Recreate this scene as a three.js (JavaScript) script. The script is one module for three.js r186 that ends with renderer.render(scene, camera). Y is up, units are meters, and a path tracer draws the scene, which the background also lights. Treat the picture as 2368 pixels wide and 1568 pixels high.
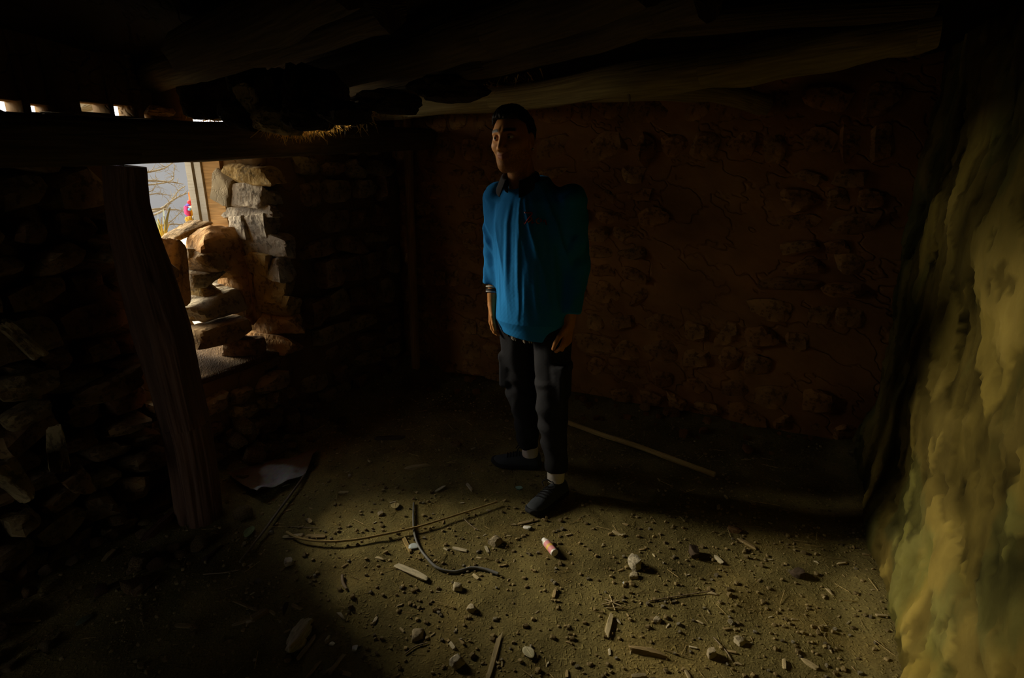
import * as THREE from 'three';
import { mergeGeometries, mergeVertices, toCreasedNormals } from 'three/addons/utils/BufferGeometryUtils.js';

// ---------------------------------------------------------------- camera, sky, sun, exposure
const scene = new THREE.Scene();
const EYE = 1.47, PITCH = 17 * Math.PI / 180, FOCAL = 1300;            // focal length in pixels of the 2368 x 1568 frame
const camera = new THREE.PerspectiveCamera(2 * Math.atan(784 / FOCAL) * 180 / Math.PI, 2368 / 1568, 0.02, 400);
camera.position.set(0, EYE, 0);
camera.rotation.set(-PITCH, 0, 0);
scene.add(camera);

const SKY = new THREE.Color().setRGB(4.2, 4.22, 4.28);                 // even bright haze
scene.background = SKY;
const SUN_ELEV = 18.5 * Math.PI / 180;
const sun = new THREE.DirectionalLight(new THREE.Color().setRGB(1.0, 0.87, 0.64), 16);
sun.shadow.radius = 58;                                                 // sun veiled by haze
sun.castShadow = true;
sun.shadow.mapSize.set(2048, 2048);
scene.add(sun, sun.target);

const renderer = new THREE.WebGLRenderer();
renderer.toneMapping = THREE.LinearToneMapping;
renderer.toneMappingExposure = 1.0;
renderer.shadowMap.enabled = true;

// ---------------------------------------------------------------- room axes: u runs along the left wall away from the camera, v across the room from that wall
const OX = -1.85, OZ = -1.76, UX = 0.4344, UZ = -0.9007;
const VX = -UZ, VZ = UX;
const W = (u, y, v) => new THREE.Vector3(OX + UX * u + VX * v, y, OZ + UZ * u + VZ * v);
const YAW = Math.atan2(-VZ, VX);                                        // turns local x onto v and local -z onto u
const toUV = (x, z) => [UX * (x - OX) + UZ * (z - OZ), VX * (x - OX) + VZ * (z - OZ)];
{
  const d = W(-0.05, 0, 1).sub(W(0, 0, 0)).normalize();                   // horizontal travel of the sunlight
  sun.target.position.copy(W(1.0, 0.9, 1.0));
  sun.position.copy(sun.target.position).addScaledVector(d, -9 * Math.cos(SUN_ELEV)).add(new THREE.Vector3(0, 9 * Math.sin(SUN_ELEV), 0));
  Object.assign(sun.shadow.camera, { left: -5, right: 5, top: 5, bottom: -5, near: 0.5, far: 30 });
}

// ---------------------------------------------------------------- measuring: where a direction seen from the eye meets the floor or a plane of the room
const CP = Math.cos(PITCH), SP = Math.sin(PITCH);
function dir(px, py) { const dx = (px - 1184) / FOCAL, dy = (784 - py) / FOCAL; return [dx, dy * CP - SP, -dy * SP - CP]; }
function atHeight(px, py, h) { const d = dir(px, py), t = (h - EYE) / d[1]; return new THREE.Vector3(d[0] * t, h, d[2] * t); }
function atZ(px, py, z) { const d = dir(px, py), t = z / d[2]; return new THREE.Vector3(d[0] * t, EYE + d[1] * t, z); }
function atPlane(px, py, a, val) {                                       // a = 'u' or 'v'
  const d = dir(px, py), k = a === 'v' ? [VX, VZ] : [UX, UZ];
  const t = (val + k[0] * OX + k[1] * OZ) / (k[0] * d[0] + k[1] * d[2]);
  const p = new THREE.Vector3(d[0] * t, EYE + d[1] * t, d[2] * t), q = toUV(p.x, p.z);
  p.u = q[0]; p.v = q[1];
  return p;
}

// ---------------------------------------------------------------- seeded chance and noise
function rng(seed) { let a = seed >>> 0; return () => { a = (a + 0x6D2B79F5) | 0; let t = Math.imul(a ^ (a >>> 15), 1 | a); t = (t + Math.imul(t ^ (t >>> 7), 61 | t)) ^ t; return ((t ^ (t >>> 14)) >>> 0) / 4294967296; }; }
function hash3(i, j, k) { let h = Math.imul(i, 374761393) ^ Math.imul(j, 668265263) ^ Math.imul(k, 2147483647 ^ 0x5bd1e995); h = Math.imul(h ^ (h >>> 13), 1274126177); return ((h ^ (h >>> 16)) >>> 0) / 4294967296; }
function noise(x, y, z = 0) {
  const i = Math.floor(x), j = Math.floor(y), k = Math.floor(z);
  let a = x - i, b = y - j, c = z - k; a = a * a * (3 - 2 * a); b = b * b * (3 - 2 * b); c = c * c * (3 - 2 * c);
  const L = (p, q, t) => p + (q - p) * t;
  return 2 * L(L(L(hash3(i, j, k), hash3(i + 1, j, k), a), L(hash3(i, j + 1, k), hash3(i + 1, j + 1, k), a), b),
    L(L(hash3(i, j, k + 1), hash3(i + 1, j, k + 1), a), L(hash3(i, j + 1, k + 1), hash3(i + 1, j + 1, k + 1), a), b), c) - 1;
}
function fbm(x, y, z = 0, n = 4) { let s = 0, a = 0.5; for (let i = 0; i < n; i++) { s += a * noise(x, y, z); x = x * 2.03 + 7.1; y = y * 2.03 + 3.7; z = z * 2.03 + 1.3; a *= 0.5; } return s; }
const clamp = (x, a = 0, b = 1) => Math.min(b, Math.max(a, x));
const step = (a, b, x) => { const t = clamp((x - a) / (b - a)); return t * t * (3 - 2 * t); };
const lerp = (a, b, t) => a + (b - a) * t;
function table(rows, y) { if (y <= rows[0][0]) return rows[0].slice(1); for (let i = 1; i < rows.length; i++) if (y <= rows[i][0]) { const t = (y - rows[i - 1][0]) / (rows[i][0] - rows[i - 1][0]); return rows[i].slice(1).map((q, k) => lerp(rows[i - 1][k + 1], q, t)); } return rows[rows.length - 1].slice(1); }

// ---------------------------------------------------------------- textures (tileable noise), computed
function tile(size, fn, srgb) {
  const d = new Uint8Array(size * size * 4);
  for (let y = 0; y < size; y++) for (let x = 0; x < size; x++) { const c = fn(x / size, y / size), o = (y * size + x) * 4; d[o] = clamp(c[0]) * 255; d[o + 1] = clamp(c[1]) * 255; d[o + 2] = clamp(c[2]) * 255; d[o + 3] = 255; }
  const t = new THREE.DataTexture(d, size, size); t.wrapS = t.wrapT = THREE.RepeatWrapping; t.magFilter = THREE.LinearFilter; t.minFilter = THREE.LinearMipmapLinearFilter; t.generateMipmaps = true;
  if (srgb) t.colorSpace = THREE.SRGBColorSpace;
  t.needsUpdate = true; return t;
}
function pnoise(x, y, p, s) {                                             // value noise that repeats after p cells
  const i = Math.floor(x), j = Math.floor(y); let a = x - i, b = y - j; a = a * a * (3 - 2 * a); b = b * b * (3 - 2 * b);
  const h = (m, n) => hash3(((m % p) + p) % p, ((n % p) + p) % p, s);
  return lerp(lerp(h(i, j), h(i + 1, j), a), lerp(h(i, j + 1), h(i + 1, j + 1), a), b);
}
function pfbm(u, v, p, s, n) { let r = 0, a = 0.5, t = 0; for (let i = 0; i < n; i++) { r += a * pnoise(u * p, v * p, p, s + i); t += a; p *= 2; a *= 0.55; } return r / t; }
const grey = (x) => [x, x, x];
const T = {
  rock: tile(512, (u, v) => grey(0.42 + 0.75 * (pfbm(u, v, 6, 3, 6) - 0.2) - 0.25 * step(0.62, 0.75, pfbm(u, v, 24, 40, 3)))),
  rockBump: tile(512, (u, v) => grey(pfbm(u, v, 10, 9, 6))),
  soil: tile(1024, (u, v) => { const a = pfbm(u, v, 5, 21, 7), g = pnoise(u * 256, v * 256, 256, 77), h = pnoise(u * 128, v * 128, 128, 78), k = 0.5 + 0.7 * (a - 0.5) + 0.22 * (g - 0.5) + (h > 0.86 ? 0.25 : 0) - (h < 0.1 ? 0.2 : 0); return [k * 1.04, k, k * 0.9]; }),
  soilBump: tile(1024, (u, v) => { const h = pnoise(u * 128, v * 128, 128, 78); return grey(0.6 * pfbm(u, v, 16, 31, 6) + 0.3 * step(0.7, 0.95, h) + 0.15 * pnoise(u * 256, v * 256, 256, 79)); }),
  wood: tile(512, (u, v) => { const a = pfbm(u * 1, v, 4, 51, 3), s = pnoise(u * 6 + 0.0, v * 96, 96, 52), s2 = pnoise(u * 12, v * 192, 192, 53); return grey(0.35 + 0.35 * a + 0.3 * s * s + 0.2 * s2); }),
  woodBump: tile(512, (u, v) => grey(0.6 * pnoise(u * 5, v * 80, 80, 54) + 0.4 * pnoise(u * 12, v * 200, 200, 55))),
  plaster: tile(512, (u, v) => grey(0.5 + 0.6 * (pfbm(u, v, 5, 61, 6) - 0.3))),
  plasterBump: tile(512, (u, v) => { const c = Math.abs(pfbm(u, v, 7, 71, 4) - 0.5); return grey(0.55 * pfbm(u, v, 14, 72, 6) + 0.45 * step(0, 0.03, c)); }),
  weave: tile(256, (u, v) => grey(0.5 + 0.2 * Math.sin(u * 2 * Math.PI * 48) * Math.sin(v * 2 * Math.PI * 48) + 0.5 * (pfbm(u, v, 32, 81, 3) - 0.5))),
  stripes: tile(256, (u, v) => { const s = pnoise(u * 24, 0, 24, 91), q = pnoise(u * 48, v * 4, 48, 92); return s > 0.62 ? [0.75, 0.72, 0.66] : s < 0.3 ? [0.33, 0.22, 0.08] : grey(0.05 + 0.08 * q); }, true),
};
function mat(r, g, b, o = {}) {
  const m = new THREE.MeshPhysicalMaterial({ roughness: o.rough ?? 0.95, metalness: o.metal ?? 0, map: o.map ?? null, bumpMap: o.bump ?? null, bumpScale: o.depth ?? 0.01, vertexColors: !!o.vc, side: o.two ? THREE.DoubleSide : THREE.FrontSide });
  m.color.setRGB(r, g, b); m.specularIntensity = o.spec ?? 0.4;
  if (o.sheen) { m.sheen = o.sheen; m.sheenRoughness = 0.8; m.sheenColor.setRGB(r, g, b); }
  return m;
}
const rockO = { map: T.rock, bump: T.rockBump, depth: 0.012 };
const M = {
  soil: mat(0.43, 0.365, 0.145, { map: T.soil, bump: T.soilBump, depth: 0.006, vc: true, spec: 0.15 }),
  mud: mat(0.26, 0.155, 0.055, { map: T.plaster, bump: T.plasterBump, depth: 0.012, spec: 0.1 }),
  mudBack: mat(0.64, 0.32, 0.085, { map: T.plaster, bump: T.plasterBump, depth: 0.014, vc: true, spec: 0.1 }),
  mudRight: mat(0.43, 0.325, 0.066, { map: T.plaster, bump: T.rockBump, depth: 0.010, vc: true, spec: 0.15 }),
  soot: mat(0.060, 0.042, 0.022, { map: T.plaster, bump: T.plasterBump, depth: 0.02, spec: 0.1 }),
  sootBeam: mat(0.19, 0.135, 0.06, { map: T.wood, bump: T.woodBump, depth: 0.006, spec: 0.15 }),
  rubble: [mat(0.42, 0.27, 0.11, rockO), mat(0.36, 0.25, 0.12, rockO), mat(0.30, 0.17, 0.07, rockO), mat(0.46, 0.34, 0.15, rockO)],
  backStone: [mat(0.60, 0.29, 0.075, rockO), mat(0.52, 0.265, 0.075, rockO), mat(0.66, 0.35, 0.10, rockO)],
  white: mat(0.52, 0.435, 0.30, { map: T.rock, bump: T.rockBump, depth: 0.014 }),
  whiteSmooth: mat(0.40, 0.32, 0.18, { map: T.plaster, bump: T.plasterBump, depth: 0.003 }),
  ochre: mat(0.48, 0.32, 0.10, rockO),
  brownStone: mat(0.60, 0.335, 0.12, rockO),
  greyStone: mat(0.42, 0.34, 0.21, rockO),
  post: mat(0.22, 0.125, 0.075, { map: T.wood, bump: T.woodBump, depth: 0.008, spec: 0.25 }),
  peeled: mat(0.55, 0.43, 0.17, { map: T.wood, bump: T.woodBump, depth: 0.004, spec: 0.3 }),
  pole: mat(0.16, 0.115, 0.05, { map: T.wood, bump: T.woodBump, depth: 0.006, spec: 0.2 }),
  board: mat(0.50, 0.29, 0.10, { map: T.wood, bump: T.woodBump, depth: 0.003, spec: 0.3 }),
  paint: mat(0.46, 0.405, 0.28, { map: T.plaster, bump: T.woodBump, depth: 0.001, rough: 0.6 }),
  stick: mat(0.62, 0.45, 0.17, { map: T.wood, bump: T.woodBump, depth: 0.002 }),
  chip: [mat(0.72, 0.60, 0.34, { map: T.wood }), mat(0.62, 0.50, 0.27, { map: T.wood }), mat(0.50, 0.37, 0.17, { map: T.wood }), mat(0.78, 0.69, 0.46, { map: T.wood })],
  darkChip: mat(0.10, 0.07, 0.045, { map: T.wood }),
  pebble: [mat(0.86, 0.74, 0.48, rockO), mat(0.70, 0.58, 0.36, rockO), mat(0.95, 0.84, 0.60, rockO)],
  straw: mat(0.62, 0.42, 0.13, { two: true }),
  cable: mat(0.20, 0.17, 0.12, { rough: 0.6 }),
  twig: mat(0.26, 0.20, 0.13, {}),
};

// ---------------------------------------------------------------- making things
const taken = new Map();
function numbered(n) { const c = taken.get(n) ?? 0; taken.set(n, c + 1); return c ? n + '_' + String(c).padStart(3, '0') : n; }
function shade(o) { o.traverse((q) => { if (q.isMesh) { q.castShadow = true; q.receiveShadow = true; } }); return o; }
function tag(o, label, category, group, kind) { o.userData.label = label; if (category) o.userData.category = category; if (group) o.userData.group = group; if (kind) o.userData.kind = kind; return o; }
function mesh(name, geo, m, parent = scene) { const o = new THREE.Mesh(geo, m); o.name = parent === scene ? numbered(name) : name; parent.add(o); return shade(o); }
function base(name, p) { const g = new THREE.Group(); g.name = numbered(name); g.position.copy(p); scene.add(g); return g; }
function boxUV(g, s = 1) {                                                // uv in metres from the side a face points to
  const h = g.index ? g.toNonIndexed() : g; const p = h.attributes.position, uv = new Float32Array(p.count * 2);
  const a = new THREE.Vector3(), b = new THREE.Vector3(), c = new THREE.Vector3(), n = new THREE.Vector3();
  for (let i = 0; i < p.count; i += 3) {
    a.fromBufferAttribute(p, i); b.fromBufferAttribute(p, i + 1); c.fromBufferAttribute(p, i + 2);
    n.copy(b).sub(a).cross(c.clone().sub(a)); const x = Math.abs(n.x), y = Math.abs(n.y), z = Math.abs(n.z);
    [a, b, c].forEach((q, k) => { const o = (i + k) * 2; if (y >= x && y >= z) { uv[o] = q.x; uv[o + 1] = q.z; } else if (x >= z) { uv[o] = q.z; uv[o + 1] = q.y; } else { uv[o] = q.x; uv[o + 1] = q.y; } uv[o] *= s; uv[o + 1] *= s; });
  }
  h.setAttribute('uv', new THREE.BufferAttribute(uv, 2)); return h;
}
function crease(g, a = 0.7) { g.deleteAttribute('normal'); g.deleteAttribute('uv'); return toCreasedNormals(mergeVertices(g, 1e-5), a); }
// a broken stone: rounded polytope over a ball, half sizes hx hy hz
function stoneGeo(seed, hx, hy, hz, o = {}) {
  const r = rng(seed), planes = [], nP = o.planes ?? 11, rough = o.rough ?? 0.05;
  for (const s of [[1, 0, 0], [-1, 0, 0], [0, 1, 0], [0, -1, 0], [0, 0, 1], [0, 0, -1]]) { const n = new THREE.Vector3(s[0] + (r() - 0.5) * 0.5, s[1] + (r() - 0.5) * 0.5, s[2] + (r() - 0.5) * 0.5).normalize(); planes.push([n, 0.86 + r() * 0.14]); }
  for (let i = 0; i < nP; i++) { const z = r() * 2 - 1, t = r() * 6.283, q = Math.sqrt(1 - z * z); planes.push([new THREE.Vector3(q * Math.cos(t), q * Math.sin(t), z), 0.88 + r() * 0.25]); }
  const g = new THREE.IcosahedronGeometry(1, o.detail ?? 3), p = g.attributes.position, d = new THREE.Vector3(), off = seed * 1.37;
  for (let i = 0; i < p.count; i++) {
    d.fromBufferAttribute(p, i).normalize(); let s = 0;
    const k = o.sharp ?? 16;
    for (const [n, h] of planes) { const c = n.dot(d); if (c > 0.02) s += Math.pow(c / h, k); }
    let R = Math.pow(s, -1 / k);
    R *= 1 + rough * fbm(d.x * 2.4 + off, d.y * 2.4, d.z * 2.4, 4) * 2;
    p.setXYZ(i, d.x * R * hx, d.y * R * hy, d.z * R * hz);
  }
  return boxUV(crease(g, o.crease ?? 0.55), 2.2);
}
// a bent round bar through points, radius per point, optional section shape f(angle, t) as factor of the radius
function bar(pts, radii, o = {}) {
  const seg = o.seg ?? 24, sides = o.sides ?? 10, curve = new THREE.CatmullRomCurve3(pts, false, 'centripetal'), pos = [], uv = [], idx = [];
  const fr = curve.computeFrenetFrames(seg, false), len = curve.getLength(), R = (t) => { const x = t * (radii.length - 1), i = Math.min(radii.length - 2, Math.floor(x)); return lerp(radii[i], radii[i + 1], x - i); };
  const up = o.up ?? null;
  for (let i = 0; i <= seg; i++) {
    const t = i / seg, c = curve.getPoint(t); let N = fr.normals[i], B = fr.binormals[i];
    if (up) { const tg = fr.tangents[i]; B = new THREE.Vector3().crossVectors(tg, up).normalize(); N = new THREE.Vector3().crossVectors(B, tg).normalize(); }
    for (let j = 0; j <= sides; j++) {
      const a = j / sides * Math.PI * 2, q = R(t) * (o.shape ? o.shape(a, t) : 1) * (1 + (o.rough ?? 0) * noise(Math.cos(a) * 2 + 9, Math.sin(a) * 2, t * len * (o.freq ?? 6)));
      pos.push(c.x + (N.x * Math.cos(a) + B.x * Math.sin(a)) * q, c.y + (N.y * Math.cos(a) + B.y * Math.sin(a)) * q, c.z + (N.z * Math.cos(a) + B.z * Math.sin(a)) * q);
      uv.push(t * len, j / sides * 0.5);
      if (i < seg && j < sides) { const k = i * (sides + 1) + j; idx.push(k, k + 1, k + sides + 1, k + 1, k + sides + 2, k + sides + 1); }
    }
  }
  for (const e of [0, seg]) {                                              // end caps
    const c = curve.getPoint(e / seg), k0 = pos.length / 3; pos.push(c.x, c.y, c.z); uv.push(0, 0);
    for (let j = 0; j <= sides; j++) { const k = e * (sides + 1) + j; pos.push(pos[k * 3], pos[k * 3 + 1], pos[k * 3 + 2]); uv.push(0.2 * Math.cos(j), 0.2 * Math.sin(j)); if (j < sides) e ? idx.push(k0, k0 + 1 + j, k0 + 2 + j) : idx.push(k0, k0 + 2 + j, k0 + 1 + j); }
  }
  const g = new THREE.BufferGeometry(); g.setAttribute('position', new THREE.Float32BufferAttribute(pos, 3)); g.setAttribute('uv', new THREE.Float32BufferAttribute(uv, 2)); g.setIndex(idx);
  g.computeVertexNormals();
  const v = new THREE.Vector3(), n = g.attributes.normal, p = g.attributes.position; let out = 0;      // outward facing
  for (let j = 0; j < sides; j++) { const i = Math.floor(seg / 2) * (sides + 1) + j, c = curve.getPoint(0.5); v.fromBufferAttribute(p, i).sub(c); out += v.x * n.getX(i) + v.y * n.getY(i) + v.z * n.getZ(i); }
  if (out < 0) { const id = g.index.array; for (let i = 0; i < id.length; i += 3) { const t = id[i]; id[i] = id[i + 1]; id[i + 1] = t; } g.computeVertexNormals(); }
  for (let i = 0; i <= seg; i++) { const a = i * (sides + 1), b = a + sides; for (const m of ['X', 'Y', 'Z']) { const q = n['get' + m](a) + n['get' + m](b); n['set' + m](a, q); n['set' + m](b, q); } }
  g.normalizeNormals();
  return g;
}
function shift(g, p) { return g.translate(-p.x, -p.y, -p.z); }
// a solid block in room axes with rough faces: cell is the grid width, amp the unevenness
function block(u0, u1, y0, y1, v0, v1, cell, amp, o = {}) {
  const n = (a, b) => Math.max(1, Math.round((b - a) / cell));
  const g0 = new THREE.BoxGeometry(v1 - v0, y1 - y0, u1 - u0, n(v0, v1), n(y0, y1), n(u0, u1));
  g0.deleteAttribute('uv'); g0.deleteAttribute('normal');
  const g = mergeVertices(g0, 1e-4), p = g.attributes.position, col = o.color ? [] : null;
  const cv = (v0 + v1) / 2, cy = (y0 + y1) / 2, cu = (u0 + u1) / 2;
  for (let i = 0; i < p.count; i++) {
    let v = p.getX(i) + cv, y = p.getY(i) + cy, u = cu - p.getZ(i);
    const e = o.face ? o.face(u, y, v) : null;
    const a = o.amp ? o.amp(u, y, v) * amp : amp;
    const dv = a * fbm(u * 3.1, y * 3.1, v * 3.1 + 5, 5) * 2, dy = a * fbm(u * 3.1 + 31, y * 3.1, v * 3.1, 4), du = a * fbm(u * 3.1, y * 3.1 + 47, v * 3.1, 4);
    v += dv; y += dy; u += du;
    if (e) v += e;
    const w = W(u, y, v); p.setXYZ(i, w.x, w.y, w.z);
    if (col) col.push(...o.color(u, y, v));
  }
  if (col) g.setAttribute('color', new THREE.Float32BufferAttribute(col, 3));
  const uvw = []; for (let i = 0; i < p.count; i++) { const q = toUV(p.getX(i), p.getZ(i)); uvw.push(q[0] + 0.73 * q[1], p.getY(i) + 0.31 * q[1]); }
  g.setAttribute('uv', new THREE.Float32BufferAttribute(uvw, 2));
  g.computeVertexNormals();
  return g;
}

// ---------------------------------------------------------------- floor
function floorH(x, z) {
  const [u, v] = toUV(x, z);
  let h = 0.020 * fbm(x * 1.7 + 4, z * 1.7, 0, 4) + 0.009 * fbm(x * 9, z * 9, 3, 4);
  h += 0.10 * (1 - step(0.0, 0.42, v)) * (0.7 + 0.5 * fbm(u * 2.2, v * 2.2, 8, 3)) + 0.05 * (1 - step(0, 0.25, 2.48 - u)) + 0.03 * (1 - step(0, 0.2, 2.95 - v));
  return h;
}
{
  const nu = 250, nv = 172, u0 = -2.4, u1 = 2.62, v0 = -0.1, v1 = 3.1, pos = [], uv = [], col = [], idx = [];
  for (let i = 0; i <= nu; i++) for (let j = 0; j <= nv; j++) {
    const p = W(lerp(u0, u1, i / nu), 0, lerp(v0, v1, j / nv)), b = fbm(p.x * 2.1, p.z * 2.1, 12, 4), s = step(0.1, 0.35, fbm(p.x * 5 + 9, p.z * 5, 2, 4));
    pos.push(p.x, floorH(p.x, p.z), p.z); uv.push(p.x * 1.1, p.z * 1.1);
    const k = 0.78 + 0.3 * b; col.push(k * (1 + 0.10 * s), k * (1 + 0.05 * s), k);
    if (i < nu && j < nv) { const a = i * (nv + 1) + j; idx.push(a, a + 1, a + nv + 1, a + 1, a + nv + 2, a + nv + 1); }
  }
  const g = new THREE.BufferGeometry(); g.setAttribute('position', new THREE.Float32BufferAttribute(pos, 3)); g.setAttribute('uv', new THREE.Float32BufferAttribute(uv, 2)); g.setAttribute('color', new THREE.Float32BufferAttribute(col, 3)); g.setIndex(idx); g.computeVertexNormals();
  if (g.attributes.normal.getY(500) < 0) { for (let i = 0; i < idx.length; i += 3) { const t = idx[i]; idx[i] = idx[i + 1]; idx[i + 1] = t; } g.setIndex(idx); g.computeVertexNormals(); }
  const f = mesh('floor', g, M.soil); tag(f, 'trodden earth floor littered with dust and chips', 'floor', null, 'structure');
  mesh('subsoil', block(-2.9, 3.0, -0.45, -0.06, -0.62, 3.6, 1.5, 0), M.mud, f);
}

// ---------------------------------------------------------------- walls
const Z0 = new THREE.Vector3();
const wallLeft = base('wall_left', Z0); tag(wallLeft, 'rough rubble stone wall with the window, dark and partly collapsed', 'wall', null, 'structure');
const NEAR_U = 0.60, FAR_U = 1.37, SILL = 0.46, TOP = 1.64, TH = 0.6;
const holes = [[0.270, 0.395, 1.655, 1.695], [0.420, 0.485, 1.66, 1.690], [0.585, 0.690, 1.676, 1.714], [0.708, 0.790, 1.670, 1.715], [0.83, 0.88, 1.668, 1.690]];
{
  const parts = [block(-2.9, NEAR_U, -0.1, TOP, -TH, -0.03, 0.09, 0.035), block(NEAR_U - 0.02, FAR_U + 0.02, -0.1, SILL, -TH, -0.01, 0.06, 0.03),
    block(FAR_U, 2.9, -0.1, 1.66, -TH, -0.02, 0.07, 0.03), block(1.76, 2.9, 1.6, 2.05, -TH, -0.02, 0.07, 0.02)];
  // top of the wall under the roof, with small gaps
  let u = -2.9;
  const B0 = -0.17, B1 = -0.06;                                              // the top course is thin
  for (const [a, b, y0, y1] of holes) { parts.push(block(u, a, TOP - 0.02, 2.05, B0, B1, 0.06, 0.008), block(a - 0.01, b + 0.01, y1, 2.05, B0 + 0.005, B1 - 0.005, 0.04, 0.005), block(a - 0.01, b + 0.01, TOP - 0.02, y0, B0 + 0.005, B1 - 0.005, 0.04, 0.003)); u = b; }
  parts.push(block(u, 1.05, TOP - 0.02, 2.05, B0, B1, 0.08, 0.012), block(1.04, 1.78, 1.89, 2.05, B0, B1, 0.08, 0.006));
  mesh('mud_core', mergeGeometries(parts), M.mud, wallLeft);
}
mesh('sill_shade_earth', block(NEAR_U + 0.02, FAR_U + 0.01, SILL - 0.06, SILL + 0.03, -TH + 0.02, -0.012, 0.04, 0.012), mat(0.13, 0.08, 0.035, { map: T.soil, bump: T.soilBump, depth: 0.008, spec: 0.1 }), wallLeft);  // earth coloured dark to carry the shade the stone pile casts
// stones laid in courses; fn(u or v, y, w, h) says whether one goes there
function courses(parent, name, a0, a1, y0, y1, seed, mats, place, o = {}) {
  const r = rng(seed); let y = y0;
  while (y < y1) {
    const ch = lerp(o.h0 ?? 0.07, o.h1 ?? 0.16, r()); let a = a0 - r() * 0.15;
    while (a < a1) {
      const w = lerp(o.w0 ?? 0.10, o.w1 ?? 0.32, r() * r() + 0.15 * r()), h = ch * lerp(0.75, 1.05, r()), d = lerp(o.d0 ?? 0.05, o.d1 ?? 0.11, r());
      const at = place(a + w / 2, y + ch / 2 + (r() - 0.5) * 0.02, w, h, d, r);
      if (at) { const s = mesh(name, stoneGeo((r() * 1e6) | 0, at.hx ?? w / 2 * 0.98, at.hy ?? h / 2, d, { detail: o.detail ?? 2, planes: 7, rough: 0.07, sharp: 18, crease: 0.5 }), mats[(r() * mats.length) | 0], parent); s.position.copy(at.p); s.rotation.set(0, at.turn, 0); s.rotateZ((r() - 0.5) * (o.tilt ?? 0.25)); }
      a += w + 0.006;
    }
    y += ch + 0.004;
  }
}
const ALONG_LEFT = Math.atan2(-UZ, UX), ALONG_BACK = Math.atan2(-VZ, VX);
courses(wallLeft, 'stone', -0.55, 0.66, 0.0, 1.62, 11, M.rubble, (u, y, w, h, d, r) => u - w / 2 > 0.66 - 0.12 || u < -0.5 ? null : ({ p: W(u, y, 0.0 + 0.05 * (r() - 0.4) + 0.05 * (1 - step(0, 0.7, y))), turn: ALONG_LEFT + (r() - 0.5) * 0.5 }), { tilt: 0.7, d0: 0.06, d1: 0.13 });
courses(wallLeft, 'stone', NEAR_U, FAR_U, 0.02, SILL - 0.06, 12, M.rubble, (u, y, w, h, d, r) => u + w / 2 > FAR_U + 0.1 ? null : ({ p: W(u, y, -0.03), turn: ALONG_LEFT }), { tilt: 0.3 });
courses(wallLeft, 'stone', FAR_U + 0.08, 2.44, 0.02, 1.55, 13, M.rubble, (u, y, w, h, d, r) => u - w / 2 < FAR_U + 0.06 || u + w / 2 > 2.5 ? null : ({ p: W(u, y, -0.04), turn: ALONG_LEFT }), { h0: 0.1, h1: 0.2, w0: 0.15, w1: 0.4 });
// stones of the far reveal of the window, as seen: rectangles in the picture turned into places on the reveal
{
  const list = [[506, 396, 546, 468, 'whiteSmooth'], [544, 424, 618, 472, 'white'], [522, 466, 626, 502, 'white'], [544, 500, 584, 546, 'white'], [580, 500, 628, 548, 'white'],
    [566, 540, 660, 592, 'white'], [580, 588, 632, 634, 'ochre'], [622, 594, 660, 640, 'white'], [596, 632, 662, 690, 'ochre'], [540, 384, 625, 426, 'ochre'], [604, 686, 672, 728, 'ochre'],
    [600, 726, 680, 770, 'brownStone'], [545, 770, 676, 806, 'brownStone'], [520, 545, 572, 590, 'brownStone'], [525, 590, 584, 640, 'brownStone'], [520, 640, 600, 720, 'brownStone']];
  list.forEach(([x0, y0, x1, y1, m], i) => {
    const a = atPlane(x0, (y0 + y1) / 2, 'u', FAR_U), b = atPlane(x1, (y0 + y1) / 2, 'u', FAR_U), c = atPlane((x0 + x1) / 2, y0, 'u', FAR_U), d = atPlane((x0 + x1) / 2, y1, 'u', FAR_U);
    const s = mesh('stone', stoneGeo(300 + i, (b.v - a.v) / 2 * 1.14, (c.y - d.y) / 2 * 1.14, 0.055, { detail: 7, planes: 2, rough: m === 'whiteSmooth' ? 0.015 : 0.075, sharp: 44, crease: 0.6 }), M[m], wallLeft);
    s.position.copy(W(FAR_U + 0.012 + 0.008 * ((i * 7) % 3 - 1), (c.y + d.y) / 2, (a.v + b.v) / 2)); s.rotation.y = ALONG_BACK; s.rotateZ(((i * 5) % 7 - 3) * 0.02);
  });
}
// back wall
const wallBack = base('wall_back', Z0); tag(wallBack, 'reddish mud plastered stone wall behind the standing person', 'wall', null, 'structure');
const plasterBack = (v, y) => step(0.0, 0.1, 0.5 * fbm(v * 2.6 + 2, y * 2.6, 4, 3) + (v > 1.74 && v < 2.35 && y > 0.6 && y < 1.48 ? 0.3 : -0.16));
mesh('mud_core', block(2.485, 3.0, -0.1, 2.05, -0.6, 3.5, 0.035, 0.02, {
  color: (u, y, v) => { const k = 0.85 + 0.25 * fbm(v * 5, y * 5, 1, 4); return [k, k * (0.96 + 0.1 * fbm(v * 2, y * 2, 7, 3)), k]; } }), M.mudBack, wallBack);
courses(wallBack, 'stone', 0.02, 2.9, 0.03, 1.72, 21, M.backStone, (v, y, w, h, d, r) => v + w / 2 > 2.95 || (plasterBack(v, y) > 0.5 && y < 1.55) ? null : ({ p: W(2.485 + d * lerp(0.55, 0.85, r()), y, v), turn: ALONG_BACK }), { h0: 0.08, h1: 0.20, w0: 0.10, w1: 0.36, tilt: 0.45, detail: 3 });
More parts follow.
